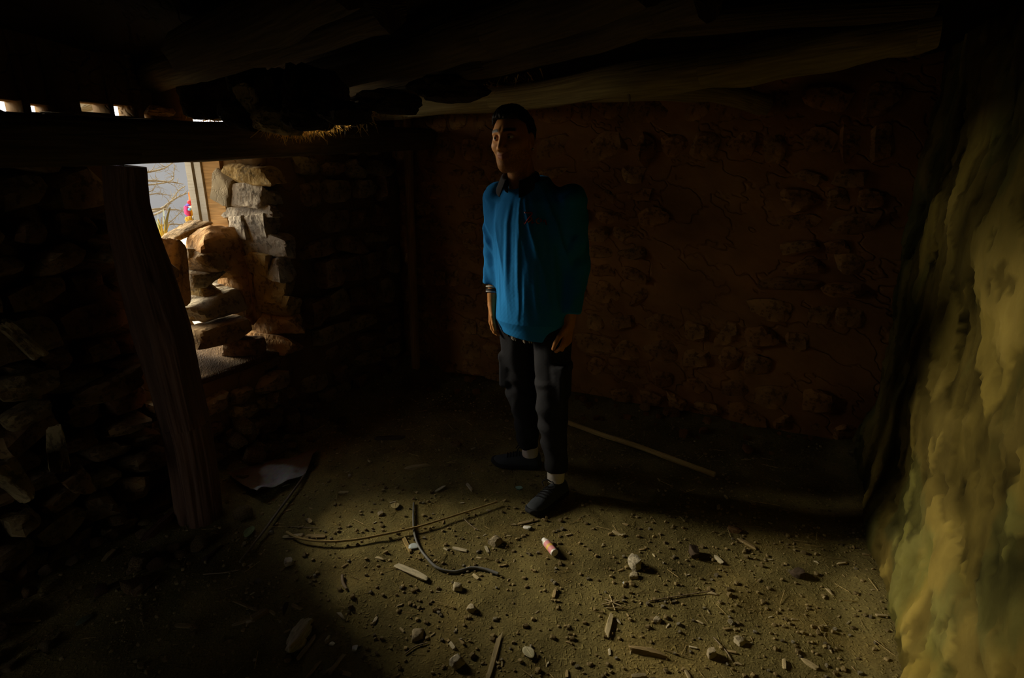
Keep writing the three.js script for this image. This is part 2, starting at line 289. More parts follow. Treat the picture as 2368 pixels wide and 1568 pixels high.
// right wall: two coats of mud with flaked edges
const wallRight = base('wall_right', Z0); tag(wallRight, 'flaking yellow mud plastered wall close beside the viewer', 'wall', null, 'structure');
const coat = (u, y) => step(-0.02, 0.02, fbm(u * 4.0 + 11, y * 3.2 + 2, 6, 5) + 0.02);
const coat2 = (u, y) => step(0.07, 0.095, fbm(u * 6.5 + 3, y * 5 + 8, 9, 5));
const pit = (u, y) => step(0.20, 0.32, fbm(u * 15 + 5, y * 13, 4, 4));
mesh('mud_core', block(-2.9, 2.95, -0.1, 2.05, 2.95, 3.5, 0.016, 0.018, {
  face: (u, y, v) => v > 3.1 ? 0 : -0.007 * coat(u, y) - 0.007 * coat2(u, y) + 0.012 * pit(u, y) - 0.05 * (1 - step(0, 0.4, y)) - 0.02 * fbm(u * 1.3, y * 1.3, 3, 3) - 0.005 * fbm(u * 16, y * 16, 5, 3),
  color: (u, y, v) => { const a = coat(u, y), b = coat2(u, y), k = 0.30 + 0.17 * a + 0.40 * b + 0.34 * fbm(u * 14, y * 10, 2, 5) - 0.12 * pit(u, y), m = step(0.0, 0.25, fbm(u * 5 + 40, y * 3.2, 5, 5)); return [k * (1 - 0.34 * m), k * (1 - 0.20 * m), k * (1 - 0.08 * m + 0.12 * a)].map((q) => Math.max(0.05, q)); } }), M.mudRight, wallRight);
const wallFront = mesh('wall_front', mergeGeometries([block(-3.0, -2.35, -0.1, 2.05, -0.6, 0.18, 0.2, 0.03), block(-3.0, -2.35, -0.1, 2.05, 0.44, 3.5, 0.2, 0.03), block(-3.0, -2.35, 1.6, 2.05, 0.1, 0.8, 0.2, 0.03)]), M.mud);
tag(wallFront, 'plain mud wall with the doorway at the near end of the room', 'wall', null, 'structure');

// ---------------------------------------------------------------- roof
const ceiling = base('ceiling', Z0); tag(ceiling, 'soot blackened earth and brush roof resting on poles', 'ceiling', null, 'structure');
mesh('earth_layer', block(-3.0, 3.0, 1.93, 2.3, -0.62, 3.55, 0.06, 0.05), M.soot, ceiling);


function roofPole(pts, radii, m, label, o = {}) { const b = pts[0]; const g = base('roof_pole', b); tag(g, label, 'roof pole', o.group); mesh('shaft', shift(bar(pts, radii, { seg: o.seg ?? 30, sides: 12, rough: 0.16, freq: 5, up: new THREE.Vector3(0, 1, 0) }), b), m, g); return g; }
{
  // the pale forked log above the person's head
  const a = [[860, 262, 1.80], [1010, 243, 1.80], [1250, 220, 1.80], [1450, 186, 1.80], [1620, 166, 1.81], [1800, 135, 1.83], [2000, 100, 1.85], [2170, 70, 1.87]].map((q) => atHeight(...q));
  const first = a[0].clone().add(a[0].clone().sub(a[1]).multiplyScalar(0.2));
  const log = roofPole([first, ...a], [0.045, 0.05, 0.055, 0.06, 0.065, 0.07, 0.07, 0.065, 0.05], M.peeled, 'pale peeled forked log under the roof just above the person', { seg: 60 });
  const j = a[3].clone(), e = atPlane(1765, 246, 'u', 2.44); e.y = 1.76;
  mesh('fork_limb', shift(bar([a[2].clone().lerp(a[3], 0.3), j.clone().lerp(e, 0.3).add(new THREE.Vector3(0, 0.0, 0)), j.clone().lerp(e, 0.65).add(new THREE.Vector3(0, 0.02, 0)), e], [0.05, 0.05, 0.045, 0.05], { seg: 30, sides: 12, rough: 0.14, up: new THREE.Vector3(0, 1, 0) }), log.position), M.peeled, log);
  const k = a[3].clone().add(new THREE.Vector3(0.0, -0.045, 0.03));
  mesh('bark_strip', shift(bar([k, k.clone().add(new THREE.Vector3(0.006, -0.025, 0.01)), k.clone().add(new THREE.Vector3(0.002, -0.055, 0.012))], [0.006, 0.005, 0.002], { seg: 6, sides: 5 }), log.position), M.peeled, log);
  // sooty poles across the room, nearer than the log
  const poles = [
    [[[190, 236], [300, 196], [450, 150], [640, 98], [900, 10]], 0.055, 'sooty roof pole running up from above the wooden post'],
    [[[700, 188], [1000, 112], [1240, 40], [1500, -60]], 0.06, 'sooty roof pole between the forked log and the hanging thatch'],
    [[[760, 215], [1040, 160], [1320, 92], [1640, -10]], 0.05, 'thin sooty roof pole just above the forked log'],
    [[[420, 120], [620, 40], [800, -60]], 0.06, 'sooty roof pole at the top edge above the beam'],
  ];
  for (const [px, r, label] of poles) { const p = px.map((q) => atHeight(q[0], q[1], 1.83)); roofPole(p, [r, r * 1.1, r], M.pole, label, { group: 'sooty roof poles' }); }
  const rp = [atHeight(1500, 60, 1.9), atHeight(1800, 30, 1.9), atHeight(2160, 6, 1.9)];
  roofPole(rp, [0.04, 0.045, 0.04], M.pole, 'sooty roof pole high above the right end of the forked log', { group: 'sooty roof poles' });
}
// brush and thatch sagging from the roof over the beam
function blade(r, len, wid) {                                              // a bent flat straw
  const pos = [], idx = [], n = 4, bend = (r() - 0.5) * 0.6, w = wid * (0.6 + r());
  for (let i = 0; i <= n; i++) { const t = i / n, x = bend * t * t * len, y = -t * len, q = w * (1 - 0.7 * t); pos.push(x - q, y, 0.2 * q, x + q, y, -0.2 * q); if (i < n) { const k = i * 2; idx.push(k, k + 2, k + 1, k + 1, k + 2, k + 3); } }
  const g = new THREE.BufferGeometry(); g.setAttribute('position', new THREE.Float32BufferAttribute(pos, 3)); g.setIndex(idx); g.computeVertexNormals(); return g;
}
function thatch(label, pts, count, len, seed, lumps, tuck, sm = M.straw) {
  const r = rng(seed), c = pts[0], o = base('thatch_clump', c), geos = [], curve = new THREE.CatmullRomCurve3(pts);
  tag(o, label, 'thatch', 'brush hanging from the roof');
  for (let i = 0; i < count; i++) {
    const p = curve.getPoint(r()), g = blade(r, len * (0.35 + r()), 0.0022);
    const q = new THREE.Quaternion().setFromEuler(new THREE.Euler((r() - 0.5) * 2.4, r() * 6.28, (r() - 0.5) * 2.2 + (tuck ?? 0)));
    g.applyMatrix4(new THREE.Matrix4().compose(p.clone().add(new THREE.Vector3((r() - 0.5) * 0.07, (r() - 0.2) * 0.05, (r() - 0.5) * 0.10)), q, new THREE.Vector3(1, 1, 1))); geos.push(g);
  }
  const st = mesh('straw', shift(mergeGeometries(geos), c), sm, o); st.userData.kind = 'stuff';
  lumps.forEach(([px, py, z, hx, hy, hz, m], i) => { const s = mesh('mud_lump', stoneGeo(seed * 7 + i, hx, hy, hz, { detail: 6, rough: 0.16, sharp: 9 }), m, o); s.position.copy(atPlane(px, py, 'v', z).sub(c)); s.rotation.y = ALONG_LEFT + 0.3 * Math.sin(i * 5); });
}
M.strawLit = (() => { const m = new THREE.MeshPhysicalMaterial({ roughness: 1, transmission: 0.45, thickness: 0, side: THREE.DoubleSide }); m.color.setRGB(0.72, 0.42, 0.09); return m; })();
const TL = mat(0.36, 0.25, 0.085, { map: T.plaster, bump: T.plasterBump, depth: 0.02 });
thatch('matted brush and mud sagging over the dark beam, straw tips glowing', [atPlane(600, 262, 'v', 0.5), atPlane(650, 278, 'v', 0.6), atPlane(705, 280, 'v', 0.6), atPlane(760, 276, 'v', 0.8), atPlane(850, 268, 'v', 0.95)], 420, 0.075, 5,
  [[588, 232, 0.55, 0.065, 0.055, 0.06, TL], [545, 262, 0.5, 0.065, 0.05, 0.05, M.soot], [640, 276, 0.62, 0.09, 0.055, 0.06, TL], [715, 268, 0.80, 0.13, 0.05, 0.07, M.soot], [695, 212, 0.70, 0.10, 0.08, 0.06, M.soot], [570, 185, 0.5, 0.085, 0.085, 0.06, M.soot], [508, 222, 0.24, 0.09, 0.10, 0.05, M.soot], [458, 212, 0.22, 0.07, 0.10, 0.05, M.soot], [800, 262, 0.95, 0.15, 0.045, 0.08, M.soot], [640, 210, 0.62, 0.09, 0.09, 0.06, M.soot]]);  // several dark lumps are added to screen the bright wall-top gap from view
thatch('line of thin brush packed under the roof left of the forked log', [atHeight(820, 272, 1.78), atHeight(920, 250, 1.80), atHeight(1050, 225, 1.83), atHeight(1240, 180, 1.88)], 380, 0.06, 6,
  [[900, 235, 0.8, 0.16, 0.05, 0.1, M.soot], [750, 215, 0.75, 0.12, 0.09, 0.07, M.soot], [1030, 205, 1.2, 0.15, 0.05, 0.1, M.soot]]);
thatch('ragged fringe of glowing straw hanging below the matted brush', [atPlane(632, 298, 'v', 0.46), atPlane(675, 302, 'v', 0.48), atPlane(725, 302, 'v', 0.50), atPlane(790, 290, 'v', 0.50)], 420, 0.042, 15,
  [[650, 292, 0.50, 0.05, 0.02, 0.03, TL]], 0, M.strawLit);
thatch('tuft of sunlit straw poking through the gap over the beam', [atPlane(452, 250, 'v', -0.02), atPlane(480, 268, 'v', 0.02), atPlane(520, 284, 'v', 0.06)], 130, 0.05, 7,
  [[500, 268, 0.1, 0.05, 0.022, 0.04, TL], [372, 256, 0.0, 0.06, 0.02, 0.04, M.brownStone]], 0.6, M.strawLit);

// ---------------------------------------------------------------- timber by the window
{
  const g = base('timber_beam', W(-0.3, 1.45, 0.28)); tag(g, 'dark heavy timber beam resting on the wooden post', 'beam');
  mesh('beam_body', shift(bar([W(-0.45, 1.535, 0.28), W(0.3, 1.55, 0.28), W(0.9, 1.57, 0.28), W(1.6, 1.605, 0.27), W(2.46, 1.645, 0.25)], [0.082, 0.08, 0.076, 0.07, 0.066], { seg: 50, sides: 20, rough: 0.05, up: new THREE.Vector3(0, 1, 0), shape: (a) => 1 / Math.max(Math.abs(Math.cos(a)), Math.abs(Math.sin(a)) * 0.98) * 0.6 + 0.38 }), g.position), M.sootBeam, g);
  const l = mesh('lintel', block(NEAR_U - 0.15, FAR_U + 0.12, 1.60, 1.66, -TH, -0.02, 0.12, 0.004), M.board); tag(l, 'wooden lintel over the window behind the dark beam', 'lintel', null, 'structure');
  // the post: centre line and widths read from the picture at its distance
  const rows = [[285, 372, 104], [297, 480, 110], [334, 620, 134], [374, 760, 142], [408, 900, 128], [440, 1040, 122], [465, 1205, 116]];
  const pts = rows.map(([x, y]) => atZ(x, y, -2.12)), rad = rows.map(([x, y, w]) => { const p = atZ(x, y, -2.12); return 0.82 * w / 2 / FOCAL * (Math.abs(p.z) * CP + (EYE - p.y) * SP); });
  const p0 = pts[pts.length - 1].clone(); p0.y = 0;
  const post = base('wooden_post', p0); tag(post, 'leaning dark wooden post split down its length beside the window', 'post');
  pts.push(new THREE.Vector3(p0.x, -0.05, p0.z)); rad.push(rad[rad.length - 1]);
  pts[0].y = 1.475;
  mesh('shaft', shift(bar(pts, rad, { seg: 90, sides: 48, up: new THREE.Vector3(0, 0, 1), rough: 0.05, freq: 3, shape: (a, t) => {
    const c = a + 0.22 * Math.sin(t * 7) + 0.1 * noise(t * 9, 3); let q = 1;
    const groove = (c0, w, d) => { let e = Math.atan2(Math.sin(c - c0), Math.cos(c - c0)); q -= d * Math.exp(-e * e / (w * w)); };
    groove(0.12, 0.11, 0.30 * step(0.25, 0.5, t)); groove(0.75, 0.07, 0.16 * step(0.1, 0.3, t)); groove(-0.55, 0.05, 0.09); groove(1.25, 0.06, 0.12); groove(-1.2, 0.05, 0.06); groove(2.4, 0.08, 0.1);
    return q + 0.02 * noise(c * 9, t * 3) + 0.012 * noise(c * 22, t * 6); } }), p0), M.post, post);
  // frame of the window on its far side
  const win = base('window_1', W(FAR_U - 0.03, SILL, -0.5)); tag(win, 'remains of a painted wooden window frame against the reveal', 'window frame', null, 'structure');
  const fb = (n, u0, u1, v0, v1, y0, y1, m) => { const geo = boxUV(block(u0, u1, y0, y1, v0, v1, 0.12, 0.0015), 1.5); const h = mesh(n, shift(crease2(geo), win.position), m, win); return h; };
  function crease2(g) { const uv = g.attributes.uv; g.computeVertexNormals(); return g; }
  fb('painted_strip', FAR_U - 0.035, FAR_U + 0.03, -0.572, -0.522, SILL + 0.1, 1.60, M.paint);
  fb('painted_strip', FAR_U - 0.030, FAR_U + 0.03, -0.505, -0.455, SILL + 0.1, 1.60, M.paint);
  fb('groove_board', FAR_U - 0.005, FAR_U + 0.03, -0.55, -0.48, SILL + 0.1, 1.60, M.board);
  fb('jamb_board', FAR_U - 0.02, FAR_U + 0.03, -0.452, -0.315, SILL + 0.25, 1.60, M.board);
}
{ // pole standing in the far corner
  const a = atPlane(962, 862, 'u', 2.36), b = W(2.40, 1.9, 0.03), g = base('corner_pole', W(a.u, 0, a.v)); tag(g, 'thin dark wooden pole standing in the far corner', 'pole');
  mesh('shaft', shift(bar([W(a.u, 0, a.v), W(2.40, 1.0, a.v - 0.01), W(2.41, 1.9, a.v + 0.01)], [0.032, 0.03, 0.028], { seg: 20, sides: 10, rough: 0.15 }), g.position), M.board, g);
}
// ---------------------------------------------------------------- stones piled in the window
{
  const G = 'stones piled in the window';
  // centre x, centre y, width, height (picture), depth v, half depth, tilt, material, label
  const list = [
    [444, 537, 100, 17, -0.36, 0.0, 0.40, M.rubble[0], 'thin flat stone tilted on top of the pile in the window'],
    [520, 582, 128, 112, -0.26, 0.13, -0.12, M.brownStone, 'largest squarish brown stone near the top of the window pile'],
    [408, 640, 62, 160, -0.12, 0.07, -0.20, M.brownStone, 'tall narrow brown stone standing beside the wooden post'],
    [446, 590, 66, 34, -0.30, 0.08, -0.2, M.greyStone, 'pale wedge stone under the tilted flat stone'],
    [484, 606, 50, 62, -0.20, 0.07, 0.5, M.rubble[1], 'dark diamond shaped stone below the largest brown stone'],
    [474, 644, 72, 42, -0.24, 0.08, -0.1, M.greyStone, 'pale three cornered stone in the middle of the pile'],
    [482, 674, 56, 32, -0.26, 0.07, 0.1, M.ochre, 'small ochre stone on the wide flat stone'],
    [514, 641, 17, 42, -0.34, 0.02, -0.06, M.greyStone, 'narrow upright stone splinter between two larger stones'],
    [524, 667, 36, 22, -0.30, 0.05, 0.0, M.white, 'small white stone beside the rounded boulder'],
    [568, 682, 62, 110, -0.22, 0.10, -0.12, M.brownStone, 'rounded boulder leaning against the window reveal'],
    [506, 708, 142, 62, -0.20, 0.11, 0.14, M.greyStone, 'wide flat topped stone low in the window pile'],
    [452, 728, 32, 26, -0.24, 0.05, 0.1, M.ochre, 'small rusty stone at the left end of the wide stone'],
    [512, 771, 136, 60, -0.16, 0.12, 0.04, M.rubble[0], 'bottom block of the window pile lying on the sill'],
    [436, 790, 40, 30, -0.42, 0.05, 0.1, M.white, 'small white stone at the outer edge of the sill'],
    [404, 776, 110, 96, -0.36, 0.06, 0.05, M.rubble[0], 'low stone added half hidden behind the post to shade the sill'],  // added to keep low sun off the sill
    [604, 752, 70, 60, -0.44, 0.05, 0.0, M.rubble[1], 'low stone added behind the rounded boulder to block sun at the outer sill'],  // added mostly out of sight to cut the sun on the sill
    [590, 800, 60, 40, -0.10, 0.06, 0.0, M.rubble[2], 'low earthy stone on the inner sill by the reveal'],
  ];
  list.forEach(([x, y, w, h, v, hz, tilt, m, label], i) => {
    const a = atPlane(x - w / 2, y, 'v', v), b = atPlane(x + w / 2, y, 'v', v), c = atPlane(x, y - h / 2, 'v', v), d = atPlane(x, y + h / 2, 'v', v), p = atPlane(x, y, 'v', v);
    const s = mesh('piled_stone', stoneGeo(500 + i * 3, (b.u - a.u) / 2 * 0.92, (c.y - d.y) / 2 * 1.0, hz * 0.62 + 0.045, { detail: 9, planes: i === 9 ? 9 : 4, rough: 0.05, sharp: 32, crease: 0.5 }), m);
    s.position.copy(W(p.u, p.y, v - 0.05)); s.rotation.y = ALONG_LEFT; s.rotateZ(tilt); tag(s, label, 'stone', G);
  });
}
// ---------------------------------------------------------------- outdoors
{
  const n = 60, pos = [], uv = [], idx = [];
  for (let i = 0; i <= n; i++) for (let j = 0; j <= n; j++) { const v = -0.62 - 30 * Math.pow(i / n, 1.8), u = lerp(-22, 22, j / n), p = W(u, 0, v); pos.push(p.x, 0.30 - 0.085 * (-0.62 - v) + 0.05 * fbm(u * 0.7, v * 0.7, 3, 4), p.z); uv.push(p.x, p.z); if (i < n && j < n) { const k = i * (n + 1) + j; idx.push(k, k + 1, k + n + 1, k + 1, k + n + 2, k + n + 1); } }
  const mk = () => { const g = new THREE.BufferGeometry(); g.setAttribute('position', new THREE.Float32BufferAttribute(pos, 3)); g.setAttribute('uv', new THREE.Float32BufferAttribute(uv, 2)); g.setIndex(idx); g.computeVertexNormals(); if (g.attributes.normal.getY(60) < 0) { for (let i = 0; i < idx.length; i += 3) { const t = idx[i]; idx[i] = idx[i + 1]; idx[i + 1] = t; } g.setIndex(idx); g.computeVertexNormals(); } return g; };
  tag(mesh('ground', mk(), mat(0.5, 0.43, 0.3, { map: T.soil })), 'dry pale slope outside the window', 'ground', null, 'structure');
  pos.length = uv.length = idx.length = 0;
  for (let i = 0; i <= 10; i++) for (let j = 0; j <= 10; j++) { const p = W(-2.95 - 2.5 * i, 0, lerp(-12, 16, j / 10)); pos.push(p.x, -0.06, p.z); uv.push(p.x, p.z); if (i < 10 && j < 10) { const k = i * 11 + j; idx.push(k, k + 1, k + 11, k + 1, k + 12, k + 11); } }
  tag(mesh('yard', mk(), mat(0.5, 0.43, 0.3, { map: T.soil })), 'bare yard beyond the doorway', 'ground', null, 'structure');
  // far hillside added in dark grey, dimming the window view under bright sky
  pos.length = uv.length = idx.length = 0;
  for (let i = 0; i <= n; i++) for (let j = 0; j <= n; j++) { const v = -70 - 60 * i / n, u = lerp(-110, 160, j / n), p = W(u, 0, v), top = 6 + 5 * fbm(u * 0.02, 1, 5, 4); pos.push(p.x, lerp(-30, top, Math.pow(i / n, 0.9)) + 1.5 * fbm(u * 0.08, v * 0.08, 2, 4), p.z); uv.push(p.x * 0.05, p.z * 0.05); if (i < n && j < n) { const k = i * (n + 1) + j; idx.push(k, k + 1, k + n + 1, k + 1, k + n + 2, k + n + 1); } }
  tag(mesh('hillside', mk(), mat(0.080, 0.0775, 0.0735, {})), 'far dark grey hillside added to dim the view through the window', 'hillside', null, 'structure');
}
// ---------------------------------------------------------------- meshing of distance fields (surface nets)
function nets(f, lo, hi, cell, colorOf) {
  const n = [0, 1, 2].map((k) => Math.ceil((hi[k] - lo[k]) / cell) + 1), [nx, ny, nz] = n, val = new Float32Array(nx * ny * nz), at = (i, j, k) => (k * ny + j) * nx + i;
  for (let k = 0; k < nz; k++) for (let j = 0; j < ny; j++) for (let i = 0; i < nx; i++) val[at(i, j, k)] = f(lo[0] + i * cell, lo[1] + j * cell, lo[2] + k * cell);
  const id = new Int32Array(nx * ny * nz).fill(-1), pos = [], nor = [], idx = [], col = [];
  for (let k = 0; k < nz - 1; k++) for (let j = 0; j < ny - 1; j++) for (let i = 0; i < nx - 1; i++) {
    let c = 0, x = 0, y = 0, z = 0;
    const v = (a, b, d) => val[at(i + a, j + b, k + d)];
    const edge = (a, b, d, a2, b2, d2) => { const p = v(a, b, d), q = v(a2, b2, d2); if ((p < 0) !== (q < 0)) { const t = p / (p - q); x += a + (a2 - a) * t; y += b + (b2 - b) * t; z += d + (d2 - d) * t; c++; } };
    for (let a = 0; a < 2; a++) for (let b = 0; b < 2; b++) { edge(0, a, b, 1, a, b); edge(a, 0, b, a, 1, b); edge(a, b, 0, a, b, 1); }
    if (c) { id[at(i, j, k)] = pos.length / 3; pos.push(lo[0] + (i + x / c) * cell, lo[1] + (j + y / c) * cell, lo[2] + (k + z / c) * cell); }
  }
  const quad = (a, b, c, d, flip) => { if (a < 0 || b < 0 || c < 0 || d < 0) return; flip ? idx.push(a, c, b, a, d, c) : idx.push(a, b, c, a, c, d); };
  for (let k = 1; k < nz - 1; k++) for (let j = 1; j < ny - 1; j++) for (let i = 1; i < nx - 1; i++) {
    const p = val[at(i, j, k)] < 0;
    if (p !== val[at(i + 1, j, k)] < 0) quad(id[at(i, j - 1, k - 1)], id[at(i, j, k - 1)], id[at(i, j, k)], id[at(i, j - 1, k)], !p);
    if (p !== val[at(i, j + 1, k)] < 0) quad(id[at(i - 1, j, k - 1)], id[at(i - 1, j, k)], id[at(i, j, k)], id[at(i, j, k - 1)], !p);
    if (p !== val[at(i, j, k + 1)] < 0) quad(id[at(i - 1, j - 1, k)], id[at(i, j - 1, k)], id[at(i, j, k)], id[at(i - 1, j, k)], !p);
  }
  const e = cell * 0.6, uv = [];
  for (let i = 0; i < pos.length; i += 3) { const x = pos[i], y = pos[i + 1], z = pos[i + 2], a = f(x + e, y, z) - f(x - e, y, z), b = f(x, y + e, z) - f(x, y - e, z), c = f(x, y, z + e) - f(x, y, z - e), l = Math.hypot(a, b, c) || 1; nor.push(a / l, b / l, c / l); uv.push(x * 0.8 + z * 0.7, y); if (colorOf) col.push(...colorOf(x, y, z)); }
  const g = new THREE.BufferGeometry(); g.setAttribute('position', new THREE.Float32BufferAttribute(pos, 3)); g.setAttribute('normal', new THREE.Float32BufferAttribute(nor, 3)); g.setAttribute('uv', new THREE.Float32BufferAttribute(uv, 2)); if (colorOf) g.setAttribute('color', new THREE.Float32BufferAttribute(col, 3)); g.setIndex(idx); return g;
}
const smin = (a, b, k) => { const h = Math.max(k - Math.abs(a - b), 0) / k; return Math.min(a, b) - h * h * k * 0.25; };
const smax = (a, b, k) => -smin(-a, -b, k);
function capsule(x, y, z, a, b, ra, rb) { const bx = b[0] - a[0], by = b[1] - a[1], bz = b[2] - a[2], px = x - a[0], py = y - a[1], pz = z - a[2], t = clamp((px * bx + py * by + pz * bz) / (bx * bx + by * by + bz * bz)); return Math.hypot(px - bx * t, py - by * t, pz - bz * t) - lerp(ra, rb, t); }
function egg(x, y, z, c, r) { const a = (x - c[0]) / r[0], b = (y - c[1]) / r[1], d = (z - c[2]) / r[2], k = Math.hypot(a, b, d); return (k - 1) * Math.min(r[0], r[1], r[2]) * (k > 1 ? 1 : 1); }

// ---------------------------------------------------------------- the person
{
  const B = new THREE.Vector3(0.12, 0, -2.42), me = base('person', B);
  tag(me, 'person standing in blue sweater and black trousers, arms hanging, smiling', 'person');
  const FW = [-0.454, 0.891], LF = [0.891, 0.454];                         // forward and person's left (x, z)
  const shM = [0.085, 1.38, -2.40], pel = [0.10, 0.80, -2.42];
  const axis = (y) => { const t = (y - pel[1]) / (shM[1] - pel[1]); return [lerp(pel[0], shM[0], t), lerp(pel[2], shM[2], t)]; };
  const loc = (x, y, z) => { const c = axis(y), a = x - c[0], b = z - c[1]; return [a * LF[0] + b * LF[1], a * FW[0] + b * FW[1]]; };
  // joints
  const R = { sh: [-0.058, 1.345, -2.472], el: [-0.070, 1.085, -2.520], wr: [-0.086, 0.885, -2.475], hip: [0.025, 0.84, -2.465], kn: [0.045, 0.45, -2.475], an: [0.092, 0.10, -2.565] };
  const L = { sh: [0.232, 1.345, -2.325], el: [0.268, 1.075, -2.355], wr: [0.243, 0.835, -2.305], hip: [0.175, 0.84, -2.385], kn: [0.178, 0.455, -2.330], an: [0.205, 0.10, -2.325] };
  const torsoT = [[0.74, 0.150, 0.115], [0.82, 0.158, 0.118], [0.95, 0.148, 0.112], [1.10, 0.155, 0.115], [1.25, 0.165, 0.115], [1.34, 0.150, 0.098], [1.385, 0.10, 0.08], [1.43, 0.058, 0.060]];
  const torso = (x, y, z, grow, rows = torsoT) => { const [X, Z] = loc(x, y, z), [w, d] = table(rows, y), k = Math.hypot(X / (w + grow), Z / (d + grow)); return (k - 1) * (Math.min(w, d) + grow); };
  // ---- head, in its own axes
  const HC = [0.004, 1.568, -2.345], HY = -0.50, hc = Math.cos(HY), hs = Math.sin(HY), TILT = -0.06;
  const toHead = (x, y, z) => { const a = x - HC[0], b = y - HC[1], c = z - HC[2]; let X = a * hc - c * hs, Z = a * hs + c * hc; const Y = b; const ct = Math.cos(TILT), st = Math.sin(TILT); return [X * ct - Y * st, X * st + Y * ct, Z]; };
  const headF = (x, y, z) => {
    const [X0, Y, Z] = toHead(x, y, z), X = Math.abs(X0) * (1.04 + 0.9 * Math.max(0, -Y - 0.01));
    let d = egg(X, Y, Z, [0, 0.028, -0.012], [0.073, 0.088, 0.094]);
    d = smin(d, egg(X, Y, Z, [0, -0.010, 0.032], [0.060, 0.085, 0.056]), 0.03);
    d = smin(d, egg(X, Y, Z, [0, -0.062, 0.034], [0.050, 0.046, 0.050]), 0.03);
    d = smin(d, egg(X, Y, Z, [0, -0.092, 0.060], [0.024, 0.020, 0.024]), 0.02);                  // chin
    d = smin(d, capsule(X, Y, Z, [0.052, -0.062, -0.008], [0.024, -0.094, 0.046], 0.022, 0.018), 0.03);   // jaw
    d = smin(d, egg(X, Y, Z, [0.040, -0.020, 0.058], [0.022, 0.017, 0.020]), 0.022);              // cheek
    d = smin(d, capsule(X, Y, Z, [0.010, 0.030, 0.080], [0.042, 0.031, 0.064], 0.011, 0.009), 0.018);   // brow
    d = smax(d, -egg(X, Y, Z, [0.031, 0.010, 0.098], [0.020, 0.013, 0.022]), 0.014);              // sockets
    d = smin(d, Math.hypot(X - 0.031, Y - 0.009, Z - 0.070) - 0.0125, 0.004);
    d = smin(d, capsule(X, Y, Z, [0, 0.020, 0.084], [0, -0.024, 0.105], 0.009, 0.012), 0.012);    // nose
    d = smin(d, egg(X, Y, Z, [0.013, -0.031, 0.092], [0.010, 0.008, 0.011]), 0.008);
    d = smin(d, capsule(X, Y + X * X * -6, Z + X * X * 10, [0, -0.053, 0.089], [0.022, -0.053, 0.089], 0.0065, 0.004), 0.006);  // lips
    d = smin(d, capsule(X, Y + X * X * -6, Z + X * X * 10, [0, -0.064, 0.088], [0.019, -0.063, 0.088], 0.0075, 0.004), 0.006);
    d = smax(d, -capsule(X, Y + X * X * -6, Z + X * X * 10, [0, -0.0585, 0.097], [0.026, -0.0575, 0.095], 0.0018, 0.0012), 0.003);
    const ex = X - 0.077, ey = Y + 0.004, ez = Z + 0.014;                                          // ears
    const ear = smax(egg(ex, ey, ez, [0, 0, 0], [0.012, 0.032, 0.019]), -egg(ex, ey, ez, [0.010, 0.003, 0.004], [0.008, 0.020, 0.010]), 0.006);
    d = smin(d, ear, 0.008);
    return d;
  };
  const neck = (x, y, z) => capsule(x, y, z, [0.055, 1.36, -2.405], [0.022, 1.52, -2.372], 0.060, 0.052);
  // ---- hands: palm and five bent fingers, thumb on the forward side
  function hand(wr, down, palm, thumb, curl) {
    const V = (a) => new THREE.Vector3(...a), d = V(down).normalize(), n = V(palm); n.addScaledVector(d, -n.dot(d)).normalize(); const s = V(thumb); s.addScaledVector(d, -s.dot(d)).addScaledVector(n, -s.dot(n)).normalize(); const w = V(wr), P = (a, b, c) => w.clone().addScaledVector(d, a).addScaledVector(s, b).addScaledVector(n, c).toArray();
    const bones = [];
    bones.push([P(-0.05, 0, 0), P(0.01, 0, 0), 0.027, 0.024, 0.0]);
    [[0.026, 0.024, 0.086], [0.009, 0.008, 0.090], [-0.009, -0.009, 0.087], [-0.024, -0.025, 0.080]].forEach(([a, b, e]) => bones.push([P(0.012, a * 0.6, 0), P(e, b, 0.002), 0.014, 0.0115, 0]));
    const fingers = [];
    [[0.026, 0.086, 0.068, 0.0], [0.0085, 0.090, 0.075, 0.05], [-0.0095, 0.087, 0.070, 0.10], [-0.027, 0.080, 0.055, 0.16]].forEach(([b, e, len, extra]) => {
      let p = P(e - 0.004, b, 0.002), ang = 0.18 + extra + curl * 0.25; const ch = [p];
      [0.45, 0.31, 0.24].forEach((f) => { const q = V(p).addScaledVector(d, Math.cos(ang) * len * f).addScaledVector(n, Math.sin(ang) * len * f).addScaledVector(s, b * 0.10); p = q.toArray(); ch.push(p); ang += 0.30 + extra + curl * 0.35; });
      fingers.push([ch, [0.0098, 0.0090, 0.0082, 0.0070]]);
    });
    { let p = P(0.022, 0.022, 0.004); const ch = [p]; let a = 0.62; [0.040, 0.032, 0.026].forEach((len, i) => { const q = V(p).addScaledVector(d, Math.cos(a) * len).addScaledVector(s, Math.sin(a) * len).addScaledVector(n, len * 0.28); p = q.toArray(); ch.push(p); a -= 0.28; }); fingers.push([ch, [0.0150, 0.0112, 0.0098, 0.0080]]); }
    const f = (x, y, z) => {
      let q = 1; for (const [a, b, ra, rb] of bones) q = smin(q, capsule(x, y, z, a, b, ra, rb), 0.012);
      for (const [ch, r] of fingers) { let g = 1; for (let i = 0; i < 3; i++) g = smin(g, capsule(x, y, z, ch[i], ch[i + 1], r[i], r[i + 1]), 0.004); q = smin(q, g, 0.0055); }
      return q;
    };
    const lo = P(0.09, 0, 0).map((c) => c - 0.135), hi = P(0.09, 0, 0).map((c) => c + 0.135);
    f.tips = fingers.map(([ch]) => ch[3]);
    return [f, lo, hi];
  }
  const handR = hand(R.wr, [-0.03, -1, 0.05], [0.8, 0, 0.25], [FW[0], 0, FW[1]], 0.25);
  const handL = hand(L.wr, [-0.10, -1, 0.10], [-0.75, 0, -0.5], [FW[0], 0, FW[1]], 0.75);
